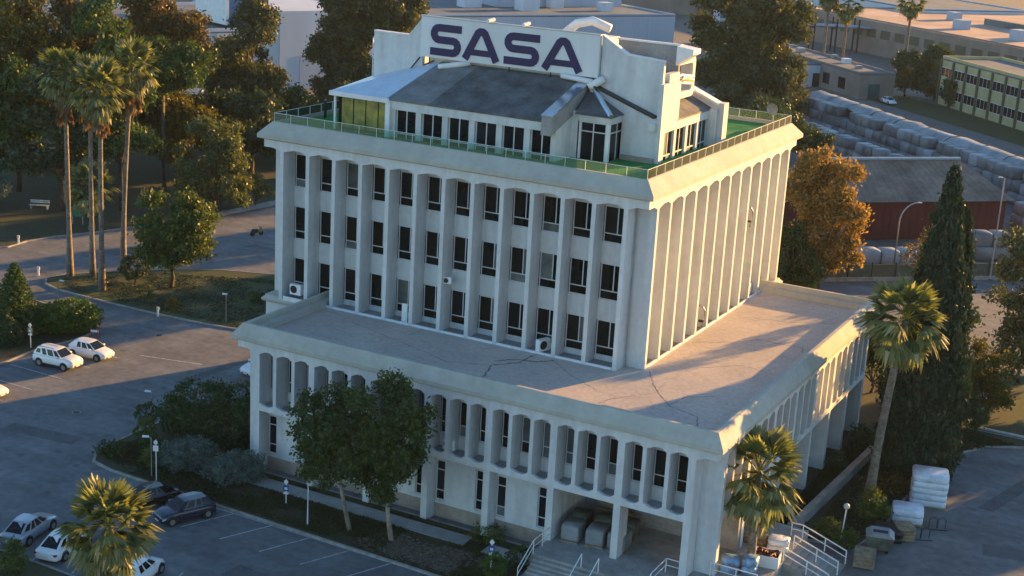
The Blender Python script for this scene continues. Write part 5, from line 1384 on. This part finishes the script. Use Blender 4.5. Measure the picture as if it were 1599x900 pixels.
for k in range(2): MB().box(-1.2, 1.2, .33, .37, .7 + .22 * k, .86 + .22 * k).build('back_slat', 'kerb_white', t)
for x in (-1.0, 1.0): MB().box(x - .05, x + .05, -.28, .36, 0, .48).build('leg', 'grey_metal', t)
for i, (x, y, lab) in enumerate(((-56.0, 26.6, 'small white bollard light at the park kerb on the left'), (-44.9, 18.6, 'small white bollard light at the island tip'), (-51.6, 40.6, 'small white bollard light behind the island palms'), (-25.9, 15.3, 'small white marker at the island kerb'))):
    t = thing('bollard_light', lab, 'bollard', (x, y, .05), 0, 'small white bollards')
    MB().tube([(0, 0, 0), (0, 0, .7)], .10, 8).build('post', 'white_trim', t); MB().tube([(0, 0, .7), (0, 0, .95)], [.17, .14], 8).build('lantern', 'lamp_clear', t)
t = thing('garden_lamp', 'globe lamp on white post by the side stair', 'lamp post', (45.0, 4.4, .1))
MB().tube([(0, 0, 0), (.1, .1, 2.3)], .05, 7).build('pole', 'white_trim', t); mb = MB(); mb.tube([(.1, .1, 2.3), (.1, .1, 2.38), (.1, .1, 2.52), (.1, .1, 2.66), (.1, .1, 2.74)], [.08, .18, .23, .18, .06], 10); mb.build('globe', 'lamp_clear', t, smooth=True)
t = thing('road_barrier', 'red and white folding barrier at the hedge island corner', 'barrier', (-26.0, 6.8, 0), .3)
for s in (-1, 1):
    for x in (-.4, .4): MB().tube([(x, .25 * s, 0), (x * .9, .04 * s, 1.0)], .03, 6).build('leg', 'safety_red', t)
MB().box(-.42, .42, -.02, .02, .6, .8).build('board', 'white_trim', t)
# motorcycle parked behind the tower
t = thing('motor_scooter', 'dark parked scooter on the road behind the tower', 'scooter', (-38.2, 46.8, 0), 1.2)
for x in (-.6, .6): MB().tube([(x, -.06, .28), (x, .06, .28)], .28, 14).build('wheel', 'tyre', t)
MB().prism([(-.75, .5), (-.55, .85), (.1, .8), (.2, .45), (-.3, .35)], 'y', -.17, .17).build('body', 'plastic_black', t)
MB().prism([(.35, .4), (.45, 1.0), (.6, .95), (.55, .4)], 'y', -.2, .2).build('front_shield', 'blind_yellow', t)
MB().tube([(.42, -.35, 1.05), (.5, 0, 1.0), (.42, .35, 1.05)], .025, 6).build('handlebar', 'plastic_black', t)

# low wall beside the podium
lw = thing('garden_wall', 'low grey garden wall running along the right side of the podium', 'wall', (0, 0, 0))
mb = MB(); mb.prism([(41.55, 3.0), (41.95, 3.0), (42.9, 22.0), (42.5, 22.0)], 'z', 0, .85); mb.build('wall', 'concrete_grey', lw)
mb = MB(); mb.prism([(41.5, 2.95), (42.0, 2.95), (42.95, 22.05), (42.45, 22.05)], 'z', .85, .93); mb.build('coping', 'plinth_stone', lw)

# goods beside the road and in the porch
def soft_block(name, label, cat, loc, sx, sy, sz, m, rz=0.0, layers=4, group=None, base=None, bulge=.06, e=.32):
    """wrapped stack: layered cushions with rounded corners"""
    t = thing(name, label, cat, loc, rz, group)
    z0 = .14 if base else 0.0
    h = (sz - z0) / layers
    for k in range(layers):
        rg = []
        ox, oy = random.uniform(-.04, .04), random.uniform(-.04, .04)
        for f, q in ((0, .97 - bulge * .6), (.15, 1.0 + bulge * .5), (.82, 1.0 + bulge * .5), (1, .97 - bulge * .6)):
            r_ = []
            for i in range(24):
                a = 2 * math.pi * i / 24; ca, sa = math.cos(a), math.sin(a)
                x = math.copysign(abs(ca) ** e, ca) * sx / 2 * q + ox; y = math.copysign(abs(sa) ** e, sa) * sy / 2 * q + oy
                r_.append((x + random.uniform(-.015, .015), y + random.uniform(-.015, .015), z0 + h * (k + f) + random.uniform(-.012, .012)))
            rg.append(r_)
        loft(rg).build('layer', m, t, smooth=True)
    if base:
        mb = MB(); mb.box(-sx / 2, sx / 2, -sy / 2, sy / 2, .10, .138)
        for y in (-sy / 2 + .08, 0, sy / 2 - .08): mb.box(-sx / 2, sx / 2, y - .06, y + .06, 0, .10)
        mb.build('pallet', base, t)
    return t
soft_block('wrapped_stack', 'big white plastic wrapped sack stack at the road edge', 'wrapped goods', (48.6, 14.8, 0), 2.6, 2.3, 2.5, 'wrap_white', .25, 5, base='crate_wood', bulge=.02, e=.2)
soft_block('wrapped_stack', 'low white wrapped stack before the big one', 'wrapped goods', (48.1, 10.6, 0), 2.2, 1.8, 1.15, 'wrap_white', .25, 2, base='crate_wood', bulge=.02, e=.2)
soft_block('tarp_heap', 'black tarpaulin heap beside the grey container', 'heap', (47.6, 6.9, 0), 1.9, 1.7, .9, 'tarp_black', .3, 2, bulge=.2)
soft_block('cardboard_bale', 'flattened cardboard bale leaning on the black heap', 'cardboard', (48.6, 7.6, 0), 1.3, 1.5, 1.0, 'cardboard', .5, 4)
t = thing('waste_container', 'pale green grey waste container with open lid', 'container', (47.6, 4.6, 0), .25)
mb = MB(); mb.prism([(-.75, .25), (.75, .25), (.95, 1.15), (-.95, 1.15)], 'y', -.65, .65); mb.build('bin_body', 'tarp_green', t)
MB().prism([(-.97, 1.16), (.97, 1.16), (.6, 1.42), (-.6, 1.42)], 'y', -.68, .68).build('lid', 'bale_pale', t)
MB().box(-.5, .5, -.35, .1, 1.425, 1.44).build('slot', 'plastic_black', t)
for x in (-.55, .55):
    for y in (-.5, .5): MB().tube([(x, y - .04, .12), (x, y + .04, .12)], .12, 10).build('wheel', 'tyre', t)
t = thing('wooden_crate', 'wooden slatted crate at the bottom of the side stair', 'crate', (47.4, 1.6, 0), .2)
for k in range(4): MB().box(-.7, .7, -.62, -.58, .06 + .27 * k, .27 + .27 * k).build('slat', 'crate_wood', t)
for k in range(4): MB().box(-.7, .7, .58, .62, .06 + .27 * k, .27 + .27 * k).build('slat', 'crate_wood', t)
for s in (-1, 1): MB().box(.66 * s - .04, .66 * s + .04, -.575, .575, 0, 1.1).build('end_panel', 'crate_wood', t)
MB().box(-.62, .62, -.575, .575, .02, 1.02).build('contents', 'cardboard', t)
for lab, x, y in (('metal hoop bicycle stand nearest the white stacks', 50.3, 10.6), ('metal hoop bicycle stand nearer the container', 49.7, 8.2)):
    t = thing('bicycle_stand', lab, 'bicycle stand', (x, y, 0), .4, 'hoop bicycle stands')
    for k in range(2): MB().tube([(-.6 + .6 * k, 0, 0), (-.6 + .6 * k, 0, .7), (-.3 + .6 * k, 0, .85), (-.05 + .6 * k, 0, .7), (-.05 + .6 * k, 0, 0)], .03, 6).build('hoop', 'dark_metal', t)
    MB().tube([(-.7, -.35, .03), (.7, -.35, .03)], .03, 6).build('ground_bar', 'dark_metal', t)
k = 0
for (x, y, zz, rz_, lab) in ((30.2, -8.2, 0, .1, 'front left'), (31.9, -7.9, 0, .12, 'front middle'), (33.4, -7.6, 0, .05, 'front right'), (30.0, -6.4, 0, .1, 'back left'), (31.7, -6.1, 0, .1, 'back middle'), (33.2, -5.8, 0, .1, 'back right')):
    soft_block('wrapped_pallet', 'grey wrapped pallet in the porch, ' + lab + ' of six', 'pallet', (x, y, BZ - .3), 1.25, 1.45, 1.2, 'tarp_green' if 'back' in lab else 'tarp_grey', rz_, 1, 'wrapped pallets in the porch', 'crate_wood', .02, .16)
t = thing('firewood_heap', 'brown scrap heap at the back of the porch', 'heap', (31.8, -4.4, BZ - .3), 0)
for k in range(14): MB().box(-1.2, 1.2, -.07, .07, 0, .14).build('board', 'cardboard', t, loc=(random.uniform(-.4, .4), random.uniform(-.3, .3), .02 + .1 * k), rz=random.uniform(-.4, .4))
soft_block('blue_bag', 'left of two light blue plastic bag bundles by the side landing', 'bag', (40.7, -6.6, BZ - .3), 1.1, 1.0, 1.0, 'wrap_blue', .3, 2, bulge=.15)
soft_block('blue_bag', 'right of two light blue plastic bag bundles by the side landing', 'bag', (41.9, -6.2, BZ - .3), .9, .9, 1.2, 'wrap_blue', .1, 2, bulge=.15)
t = thing('goods_crate', 'white crate filled with dark red goods on the side landing', 'crate', (42.4, -4.2, BZ - .3), .15)
for s in (-1, 1):
    MB().box(-.8, .8, .6 * s - .03, .6 * s + .03, 0, .8).build('side_panel', 'white_trim', t); MB().box(.8 * s - .03, .8 * s + .03, -.565, .565, 0, .8).build('end_panel', 'white_trim', t)
for k in range(26): MB().tube([(random.uniform(-.65, .65), random.uniform(-.45, .45), .55 + random.uniform(0, .35)), (random.uniform(-.65, .65), random.uniform(-.45, .45), .6 + random.uniform(0, .4))], .09, 6).build('item', 'red_goods', t)
MB().box(-.75, .75, -.55, .55, .02, .55).build('filling', 'red_goods', t)
soft_block('rubble_sacks', 'brown rubble sacks against the porch side wall', 'sack', (40.6, -1.2, BZ - .3), 1.6, 1.4, .7, 'cardboard', .2, 2, bulge=.2)
soft_block('white_sacks', 'white sacks on the landing behind the red goods', 'sack', (42.3, -1.6, BZ - .3), 1.3, 1.2, .8, 'wrap_white', .2, 2, bulge=.15)

# person on the roof terrace
def person(label, loc, rz, h=1.7):
    t = thing('person', label, 'person', loc, rz)
    s = h / 1.75
    V = [(0, 0, .98), (0, 0, 1.2), (0, .01, 1.42), (0, .0, 1.52), (0, -.01, 1.66), (.17, 0, 1.42), (.24, .03, 1.15), (.2, -.16, 1.02), (-.17, 0, 1.42), (-.24, .03, 1.15), (-.2, -.16, 1.02), (.09, 0, .92), (.11, -.02, .5), (.11, .02, .07), (.12, -.14, .03), (-.09, 0, .92), (-.11, -.02, .5), (-.11, .02, .07), (-.12, -.14, .03)]
    E_ = [(0, 1), (1, 2), (2, 3), (3, 4), (2, 5), (5, 6), (6, 7), (2, 8), (8, 9), (9, 10), (0, 11), (11, 12), (12, 13), (13, 14), (0, 15), (15, 16), (16, 17), (17, 18)]
    Rr = [.15, .14, .15, .055, .10, .075, .05, .035, .075, .05, .035, .095, .065, .045, .04, .095, .065, .045, .04]
    me = bpy.data.meshes.new('body'); me.from_pydata([tuple(c * s for c in v) for v in V], E_, [])
    me.materials.append(MATS['clothes_black'])
    o = bpy.data.objects.new('body', me); COL.objects.link(o); o.parent = t
    sk = o.modifiers.new('skin', 'SKIN'); ss = o.modifiers.new('sub', 'SUBSURF'); ss.levels = 1; ss.render_levels = 2
    for i, v in enumerate(me.skin_vertices[0].data): v.radius = (Rr[i] * s, Rr[i] * s); v.use_root = i == 0
    hd = MB().tube([(0, -.01, 1.53 * s), (0, -.02, 1.58 * s), (0, -.02, 1.66 * s), (0, -.01, 1.73 * s), (0, 0, 1.76 * s)], [.04, .075, .09, .075, .02], 10).build('face', 'skin', t, smooth=True)
    return t
person('person in dark clothes standing on the left of the roof terrace', (-.4, 6.2, BZ + 22.2), 2.6)

# ================================================================ industrial surroundings
def bldg(label, p0, ang, L_, W_, H_, wall, roof, name='factory_building', parapet=.5, windows=None, roof_over=0.0, cat='building'):
    t = thing(name, label, cat, (p0[0], p0[1], -.05), R(ang))
    MB().box(0, L_, 0, W_, 0, H_ - .3).build('wall', wall, t)
    MB().box(-roof_over, L_ + roof_over, -roof_over, W_ + roof_over, H_ - .298, H_).build('roof', roof, t)
    if parapet:
        for (a, b, c, d) in ((0, L_, 0, .3), (0, L_, W_ - .3, W_), (0, .3, .302, W_ - .302), (L_ - .3, L_, .302, W_ - .302)):
            MB().box(a, b, c, d, H_ + .002, H_ + parapet).build('parapet', wall, t)
    return t
def vent(t, x, y, z, s=1.0, m='grey_metal'):
    MB().box(x - .8 * s, x + .8 * s, y - .7 * s, y + .7 * s, z, z + 1.1 * s).build('roof_unit', m, t)
# yellow two-storey offices
y_ = bldg('long yellow two storey building with green posts at upper right', (.6, 231.4), -48, 62, 14, 9.6, 'yellow_wall', 'grey_roof_shaded', 'yellow_building', .6)
for k in range(13):
    MB().box(k * 5 - .25, k * 5 + .25, -.35, -.003, 0, 9.3).build('post', 'olive_post', y_)
    if k < 12:
        for z0, z1 in ((1.6, 3.6), (5.9, 7.9)):
            w_ = MB().box(k * 5 + .3, k * 5 + 4.7, -.06, -.004, z0, z1).build('window', 'window_frame', y_)
            for j in range(3): MB().box(k * 5 + .42 + j * 1.43, k * 5 + 1.72 + j * 1.43, -.075, -.062, z0 + .12, z1 - .12).build('pane', 'glass_blue', w_)
# grey roofed shed with teal door
g_ = bldg('grey flat roofed workshop with teal door beside the conical trees', (-14.3, 223.0), 45, 8.5, 56, 5.4, 'brown_wall', 'grey_roof_shaded', 'workshop', .3)
MB().box(2.2, 5.0, -.05, -.003, 0, 3.2).build('door', 'teal_door', g_)
for k in range(5): vent(g_, 4 + 2 * (k % 3), 8 + 9 * k, 5.25, .8 + .3 * (k % 2), 'white_trim' if k == 1 else 'grey_metal')
for k in range(6): MB().box(-.05, -.003, 6 + 7 * k, 9 + 7 * k, 1.2, 3.6).build('window', 'glass_blue', g_)
p_ = bldg('white gabled shed half hidden by the right eucalyptus', (-30.0, 232.0), 45, 9, 12, 5.0, 'pale_wall', 'grey_roof_shaded', 'shed', 0)
MB().box(3, 6, -.05, -.003, 0, 3).build('door', 'plastic_black', p_)
# flat roof with pink sunlight in its colour
k_ = bldg('wide factory hall with flat roof coloured pinkish as if sunlit at upper right', (-62, 333.0), -38, 150, 90, 9.0, 'brown_wall', 'pink_lit_roof', 'factory_hall', .3)
for (x, y, s) in ((52, 14, 2.2), (70, 24, 2.6), (76, 12, 2.4), (90, 30, 3.0), (98, 22, 2.0), (30, 30, 2.0), (60, 45, 2.5), (85, 55, 2.5), (40, 60, 2)): vent(k_, x, y, 9.0, s, 'pale_blue_wall')
for k in range(24): MB().box(k * 6 + 1, k * 6 + 5, -.06, -.003, 4.5, 6.8).build('window', 'olive_post', k_)
MB().box(40, 90, 32, 33.5, 9.002, 10.6).build('roof_monitor', 'grey_roof_shaded', k_)
# pale blue halls behind the sign
b_ = bldg('long pale blue hall behind the roof sign', (-128, 178), 58.7, 103, 70, 9.5, 'pale_blue_wall', 'grey_roof_shaded', 'factory_hall', .35)
for (x, y, s) in ((66, 12, 3), (78, 18, 2.2), (88, 10, 2), (54, 20, 3), (70, 30, 4)): vent(b_, x, y, 9.5, s, 'pale_wall')
MB().prism([(20, 9.5), (52, 9.5), (52, 13.5), (20, 13.5)], 'x', 62, 100).build('upper_hall', 'pale_blue_wall', b_)
for k in range(12): MB().box(40 + 5 * k, 40.12 + 5 * k, -.06, -.003, 0, 9.2).build('wall_joint', 'pale_wall', b_)
wv_ = bldg('white blue warehouse behind the park trees', (-124, 92), 67.5, 88, 45, 11.5, 'pale_wall', 'grey_roof_shaded', 'warehouse', .6)
MB().box(43, 51.4, 4, 16, 12.15, 20).build('upper_block', 'blue_panel', wv_)
MB().box(51.5, 70, -.12, 30, 0, 15).build('tall_block', 'pale_wall', wv_)
MB().box(42.3, 42.95, 4, 16, 12.15, 20.5).build('upper_trim', 'white_trim', wv_)
MB().box(56, 63, -.2, -.122, 0, 6.5).build('shutter', 'pale_blue_wall', wv_)
for k in range(7): MB().box(8 + 10 * k, 8.35 + 10 * k, -.08, -.003, 0, 11.2).build('pilaster', 'pale_blue_wall', wv_)
bldg('far grey hall beyond the pale blue hall', (-150, 330), 45, 120, 60, 9, 'brown_wall', 'grey_roof_shaded', 'factory_hall', .3)
bldg('far pale hall above the left end of the sign', (-190, 270), 45, 70, 50, 9, 'pale_wall', 'grey_roof_shaded', 'factory_hall', .3)
bldg('far brown hall behind the warehouse at upper left', (-230, 190), 60, 70, 60, 10, 'brown_wall', 'pink_lit_roof', 'factory_hall', .3)
bldg('far teal roofed hall at the top right corner', (-10, 430), -40, 150, 60, 9, 'brown_wall', 'pale_blue_wall', 'factory_hall', .3)
bldg('far grey hall at the top edge right of the eucalyptus', (-90, 400), -40, 75, 40, 10, 'pale_wall', 'grey_roof_shaded', 'factory_hall', .3)
# process columns right of the blue hall
for i, (x, y, h_, lab) in enumerate(((-62, 262, 16, 'left of three pale process columns behind the blue hall'), (-59.5, 266, 18, 'middle of three pale process columns behind the blue hall'), (-56, 269, 15, 'right of three pale process columns behind the blue hall'))):
    t = thing('process_column', lab, 'tower', (x, y, 0), 0, 'process columns')
    MB().tube([(0, 0, 0), (0, 0, h_)], .9, 12).build('shell', 'pale_wall', t, smooth=True)
    MB().tube([(0, 0, h_), (0, 0, h_ + .8)], [.9, .2], 12).build('cap', 'grey_metal', t)
# pipe rack with steel frames
t = thing('pipe_rack', 'dark steel pipe rack at the top between the hall and the eucalyptus', 'pipe rack', (-70, 292, 0), R(30))
for k in range(8):
    for y in (0, 5): MB().box(k * 6 - .2, k * 6 + .2, y - .2, y + .2, 0, 9).build('post', 'dark_metal', t)
    MB().box(k * 6 - .19, k * 6 + .19, .21, 4.79, 6, 6.4).build('beam', 'dark_metal', t)
for j in range(4): MB().tube([(-2, .8 + j * 1.1, 6.8), (44, .8 + j * 1.1, 6.8)], .35, 8).build('pipe', 'grey_metal', t)
# red shed
rs = thing('red_shed', 'dark red shed with grey brown pitched roof behind the cypress', 'shed', (16.4, 90.0, 0), R(44))
RL, RWd = 28.0, 15.0
mb = MB(); mb.box(0, RL, 0, RWd, 0, 5.2); mb.build('wall', 'red_cladding', rs)
for k in range(28): MB().box(k + .02, k + .10, -.05, -.003, 0, 5.15).build('cladding_rib', 'red_cladding', rs)
for s in (0, 1):
    mb = MB()
    y0, y1 = (-.8, RWd / 2) if s == 0 else (RWd + .8, RWd / 2)
    mb.face([(-.8, y0, 5.15), (RL + .8, y0, 5.15), (RL - 3.0, y1, 9.0), (3.0, y1, 9.0)] if s == 0 else [(RL + .8, y0, 5.15), (-.8, y0, 5.15), (3.0, y1, 9.0), (RL - 3.0, y1, 9.0)])
    mb.build('roof_slope', 'shed_roof', rs)
    if s == 0:
        for k in range(26):
            x = .2 + k * (RL - .4) / 25; xt = 3.0 + k * (RL - 6) / 25
            MB().tube([(x, y0, 5.16), (xt, y1, 9.01)], .03, 4).build('roof_rib', 'shed_roof', rs)
MB().face([(-.8, -.8, 5.15), (3.0, RWd / 2, 9.0), (-.8, RWd + .8, 5.15)]).build('roof_hip', 'shed_roof', rs)
MB().face([(RL + .8, -.8, 5.15), (RL + .8, RWd + .8, 5.15), (RL - 3.0, RWd / 2, 9.0)]).build('roof_hip', 'shed_roof', rs)
MB().tube([(3.0, RWd / 2, 9.1), (RL - 3.0, RWd / 2, 9.1)], .28, 6).build('ridge_cap', 'grey_metal', rs)
# fence along the far road
fe = thing('road_fence', 'low yellowish panel fence along the far road before the red shed', 'fence', (19.0, 67.6, 0), R(41.2))
for k in range(14):
    MB().box(k * 3 + .06, k * 3 + 2.94, -.05, .05, .5, 2.0).build('panel', 'olive_post' if k % 3 == 1 else 'tarp_green', fe)
    MB().box(k * 3 - .055, k * 3 + .055, -.08, .08, 0, 2.2).build('post', 'dark_metal', fe)
MB().box(0, 42, -.12, .12, 0, .48).build('kerb_wall', 'kerb_stone', fe)
struct(MB().box(18, 44, 0, .3, 0, .14).build('road_kerb', 'kerb_white', loc=(4, 55.5, 0), rz=R(41.2)))
# wrapped bales in long rows
def bale_mesh(sx, sy, sz, seed):
    r_ = random.Random(seed); rg = []
    for f, q in ((0, .90), (.12, 1.0), (.5, 1.03), (.88, 1.0), (1, .88)):
        g = []
        for i in range(14):
            a = 2 * math.pi * i / 14; ca, sa = math.cos(a), math.sin(a); e = .3
            g.append((math.copysign(abs(ca) ** e, ca) * sx / 2 * q * r_.uniform(.97, 1.03), math.copysign(abs(sa) ** e, sa) * sy / 2 * q * r_.uniform(.97, 1.03), sz * f))
        rg.append(g)
    return loft(rg).mesh('bale', True)
BM = [bale_mesh(2.3, 2.4, 1.7, i) for i in range(4)]
for m_ in BM: m_.materials.append(MATS['bale_grey'])
BP = [bale_mesh(2.3, 2.4, 1.7, 9)]; BP[0].materials.append(MATS['bale_pale'])
def bale_row(a, b, levels, label, group, wob=.25, pale=.12, depth=1):
    a = Vector((*a, 0)); b = Vector((*b, 0)); d = (b - a); n = int(d.length / 2.35); d.normalize(); pn = Vector((-d.y, d.x, 0))
    ang = math.atan2(d.y, d.x)
    for i in range(n):
        for l in range(levels):
            if l == levels - 1 and random.random() < .15: continue
            p = a + d * (i * 2.35) + pn * (.35 * l + random.uniform(-wob, wob))
            me_ = BP[0] if random.random() < pale else random.choice(BM)
            o = inst('bale', me_, None, None, (p.x, p.y, 1.66 * l), ang + random.uniform(-.08, .08))
            lv = '' if levels == 1 else ', ' + (['bottom', 'top'] if levels == 2 else ['bottom', 'middle', 'top'])[l] + ' layer'
            od = '%d%s' % (i + 1, {1: 'st', 2: 'nd', 3: 'rd'}.get((i + 1) % 10 if (i + 1) % 100 not in (11, 12, 13) else 0, 'th'))
            tag(o, label + ', ' + od + ' from the left' + lv, 'bale', group)
bale_row((-17, 186), (41, 127.0), 3, 'wrapped bale in the long far row', 'wrapped bales of the far row')
bale_row((-13, 168.5), (33.5, 122.0), 2, 'wrapped bale in the nearer row', 'wrapped bales of the near row', pale=.2)
bale_row((37.5, 118.0), (46.5, 109.0), 2, 'wrapped bale behind the red shed corner', 'wrapped bales at the right end', pale=.6)
bale_row((25.5, 84.0), (33.0, 90.6), 1, 'pale bale before the red shed', 'wrapped bales before the shed', pale=.7)
bale_row((36.5, 95.5), (43.5, 101.5), 2, 'wrapped bale right of the red shed', 'wrapped bales right of the shed', pale=.6)
# long tarpaulin over the far row
tp = thing('tarpaulin', 'long grey tarpaulin stretched over the far row of bales', 'tarpaulin', (-14.2, 186.6, 0), R(-45.5))
rg = []
for k in range(41):
    x = k * 2.0; w0 = random.uniform(-.15, .15)
    rg.append([(x, -.9 + w0, 4.75 + w0), (x, .4, 5.5 + random.uniform(-.15, .15)), (x, 2.2, 5.7 + random.uniform(-.15, .15)), (x, 4.0, 4.8 + w0), (x, 5.4, 2.5), (x, 6.0, .3)])
mb = MB()
for r0_, r1_ in zip(rg[:-1], rg[1:]):
    for q in range(5): mb.face([r0_[q], r1_[q], r1_[q + 1], r0_[q + 1]])
mb.build('sheet', 'tarp_grey', tp, smooth=True)
for k in range(0, 41, 4): MB().tube([(k * 2.0, -.95, 4.7), (k * 2.0, .4, 5.56), (k * 2.0, 2.2, 5.76), (k * 2.0, 4.0, 4.9)], .06, 5).build('rope', 'dark_metal', tp)
# far trees and palms
def ball_tree(label, base, rx, h, leaf='leaf_dark', group='conical trees by the yellow building'):
    tree(label, base, [(0, h * .45, rx, h * .42), (0, h * .72, rx * .7, h * .27), (0, h * .25, rx * .9, h * .22)], leaf, dens=14, per=13, spread=.45, size=.45, trunk_h=1.5, trunk_r=.25, group=group, shell=.75)
ball_tree('left of the two large dark conical trees', (-7.6, 236.5), 3.9, 10.5)
ball_tree('right of the two large dark conical trees', (-1.2, 236.5), 4.6, 11.5)
ball_tree('small dark conical tree against the yellow facade', (4.4, 227.5), 2.4, 6.5)
palm('far palm left of the workshop roof', (-31.3, 252.6), 19.5, .35, n=34, fs=1.8, skirt=20, joined=True, group='far palms')
palm('far palm in the middle above the workshop roof', (-27.8, 256.8), 17.0, .35, n=34, fs=2.0, skirt=20, joined=True, group='far palms')
palm('far palm before the pink lit roof', (-16.3, 270.3), 18.0, .35, n=34, fs=1.8, skirt=20, joined=True, group='far palms')
palm('far palm cut by the right edge beside the yellow building', (22.8, 211.5), 23.5, .4, n=34, fs=1.8, skirt=20, joined=True, group='far palms')
sheet('verge', [(-14, 226), (24, 190), (40, 176), (46, 182), (4, 226), (-8, 236)], .0, 'lawn_green')
sheet('service_road', [(-26, 214), (-20, 220), (60, 145), (54, 139)], .0, 'asphalt_old')
tree('brown topped tree behind the right parapet of the roof', (-30.0, 120.0), [(0, 13, 4.0, 3.0), (-5, 12, 3.6, 3.0), (4, 11, 3.4, 2.6), (0, 7, 5, 4)], 'leaf_brown', dens=16, per=12, spread=.5, size=.42, trunk_h=4, trunk_r=.3)
tree('dark tree behind the tower at the right of the terrace', (-4.0, 135.0), [(0, 7, 5.0, 4.0), (5, 5, 4.0, 3.0), (-5, 5, 4, 3)], 'leaf_dark', dens=16, per=12, spread=.5, size=.42, trunk_h=3, trunk_r=.3)

# manhole covers and patched asphalt
for i, (x, y, lab) in enumerate(((-14.0, -8.0, 'round manhole cover in the middle of the car park'), (20.5, -22.0, 'round manhole cover near the front parking bays'), (-22.0, 11.0, 'round manhole cover on the lit road'))):
    t = thing('manhole_cover', lab, 'manhole cover', (x, y, .004), 0, 'manhole covers')
    MB().tube([(0, 0, 0), (0, 0, .012)], .38, 18).build('ring', 'concrete_grey', t); MB().tube([(0, 0, .0), (0, 0, .02)], .30, 18).build('lid', 'dark_metal', t)

# thin evening air over the whole site
mb = MB(); mb.box(-905, 905, -405, 1405, -1.2, 46.0)
hm = bpy.data.materials.new('haze'); hm.use_nodes = True
hn = hm.node_tree.nodes; hn.remove(hn['Principled BSDF'])
pv = hn.new('ShaderNodeVolumePrincipled'); pv.inputs['Color'].default_value = (0.76, 0.88, 1.0, 1); pv.inputs['Density'].default_value = HAZE; pv.inputs['Anisotropy'].default_value = 0.1
hm.node_tree.links.new(pv.outputs[0], hn['Material Output'].inputs['Volume'])
hb = inst('haze', mb.mesh('haze'), hm); hb['kind'] = 'stuff'
hb['label'] = 'thin pale evening haze over the whole site'; hb['category'] = 'haze'
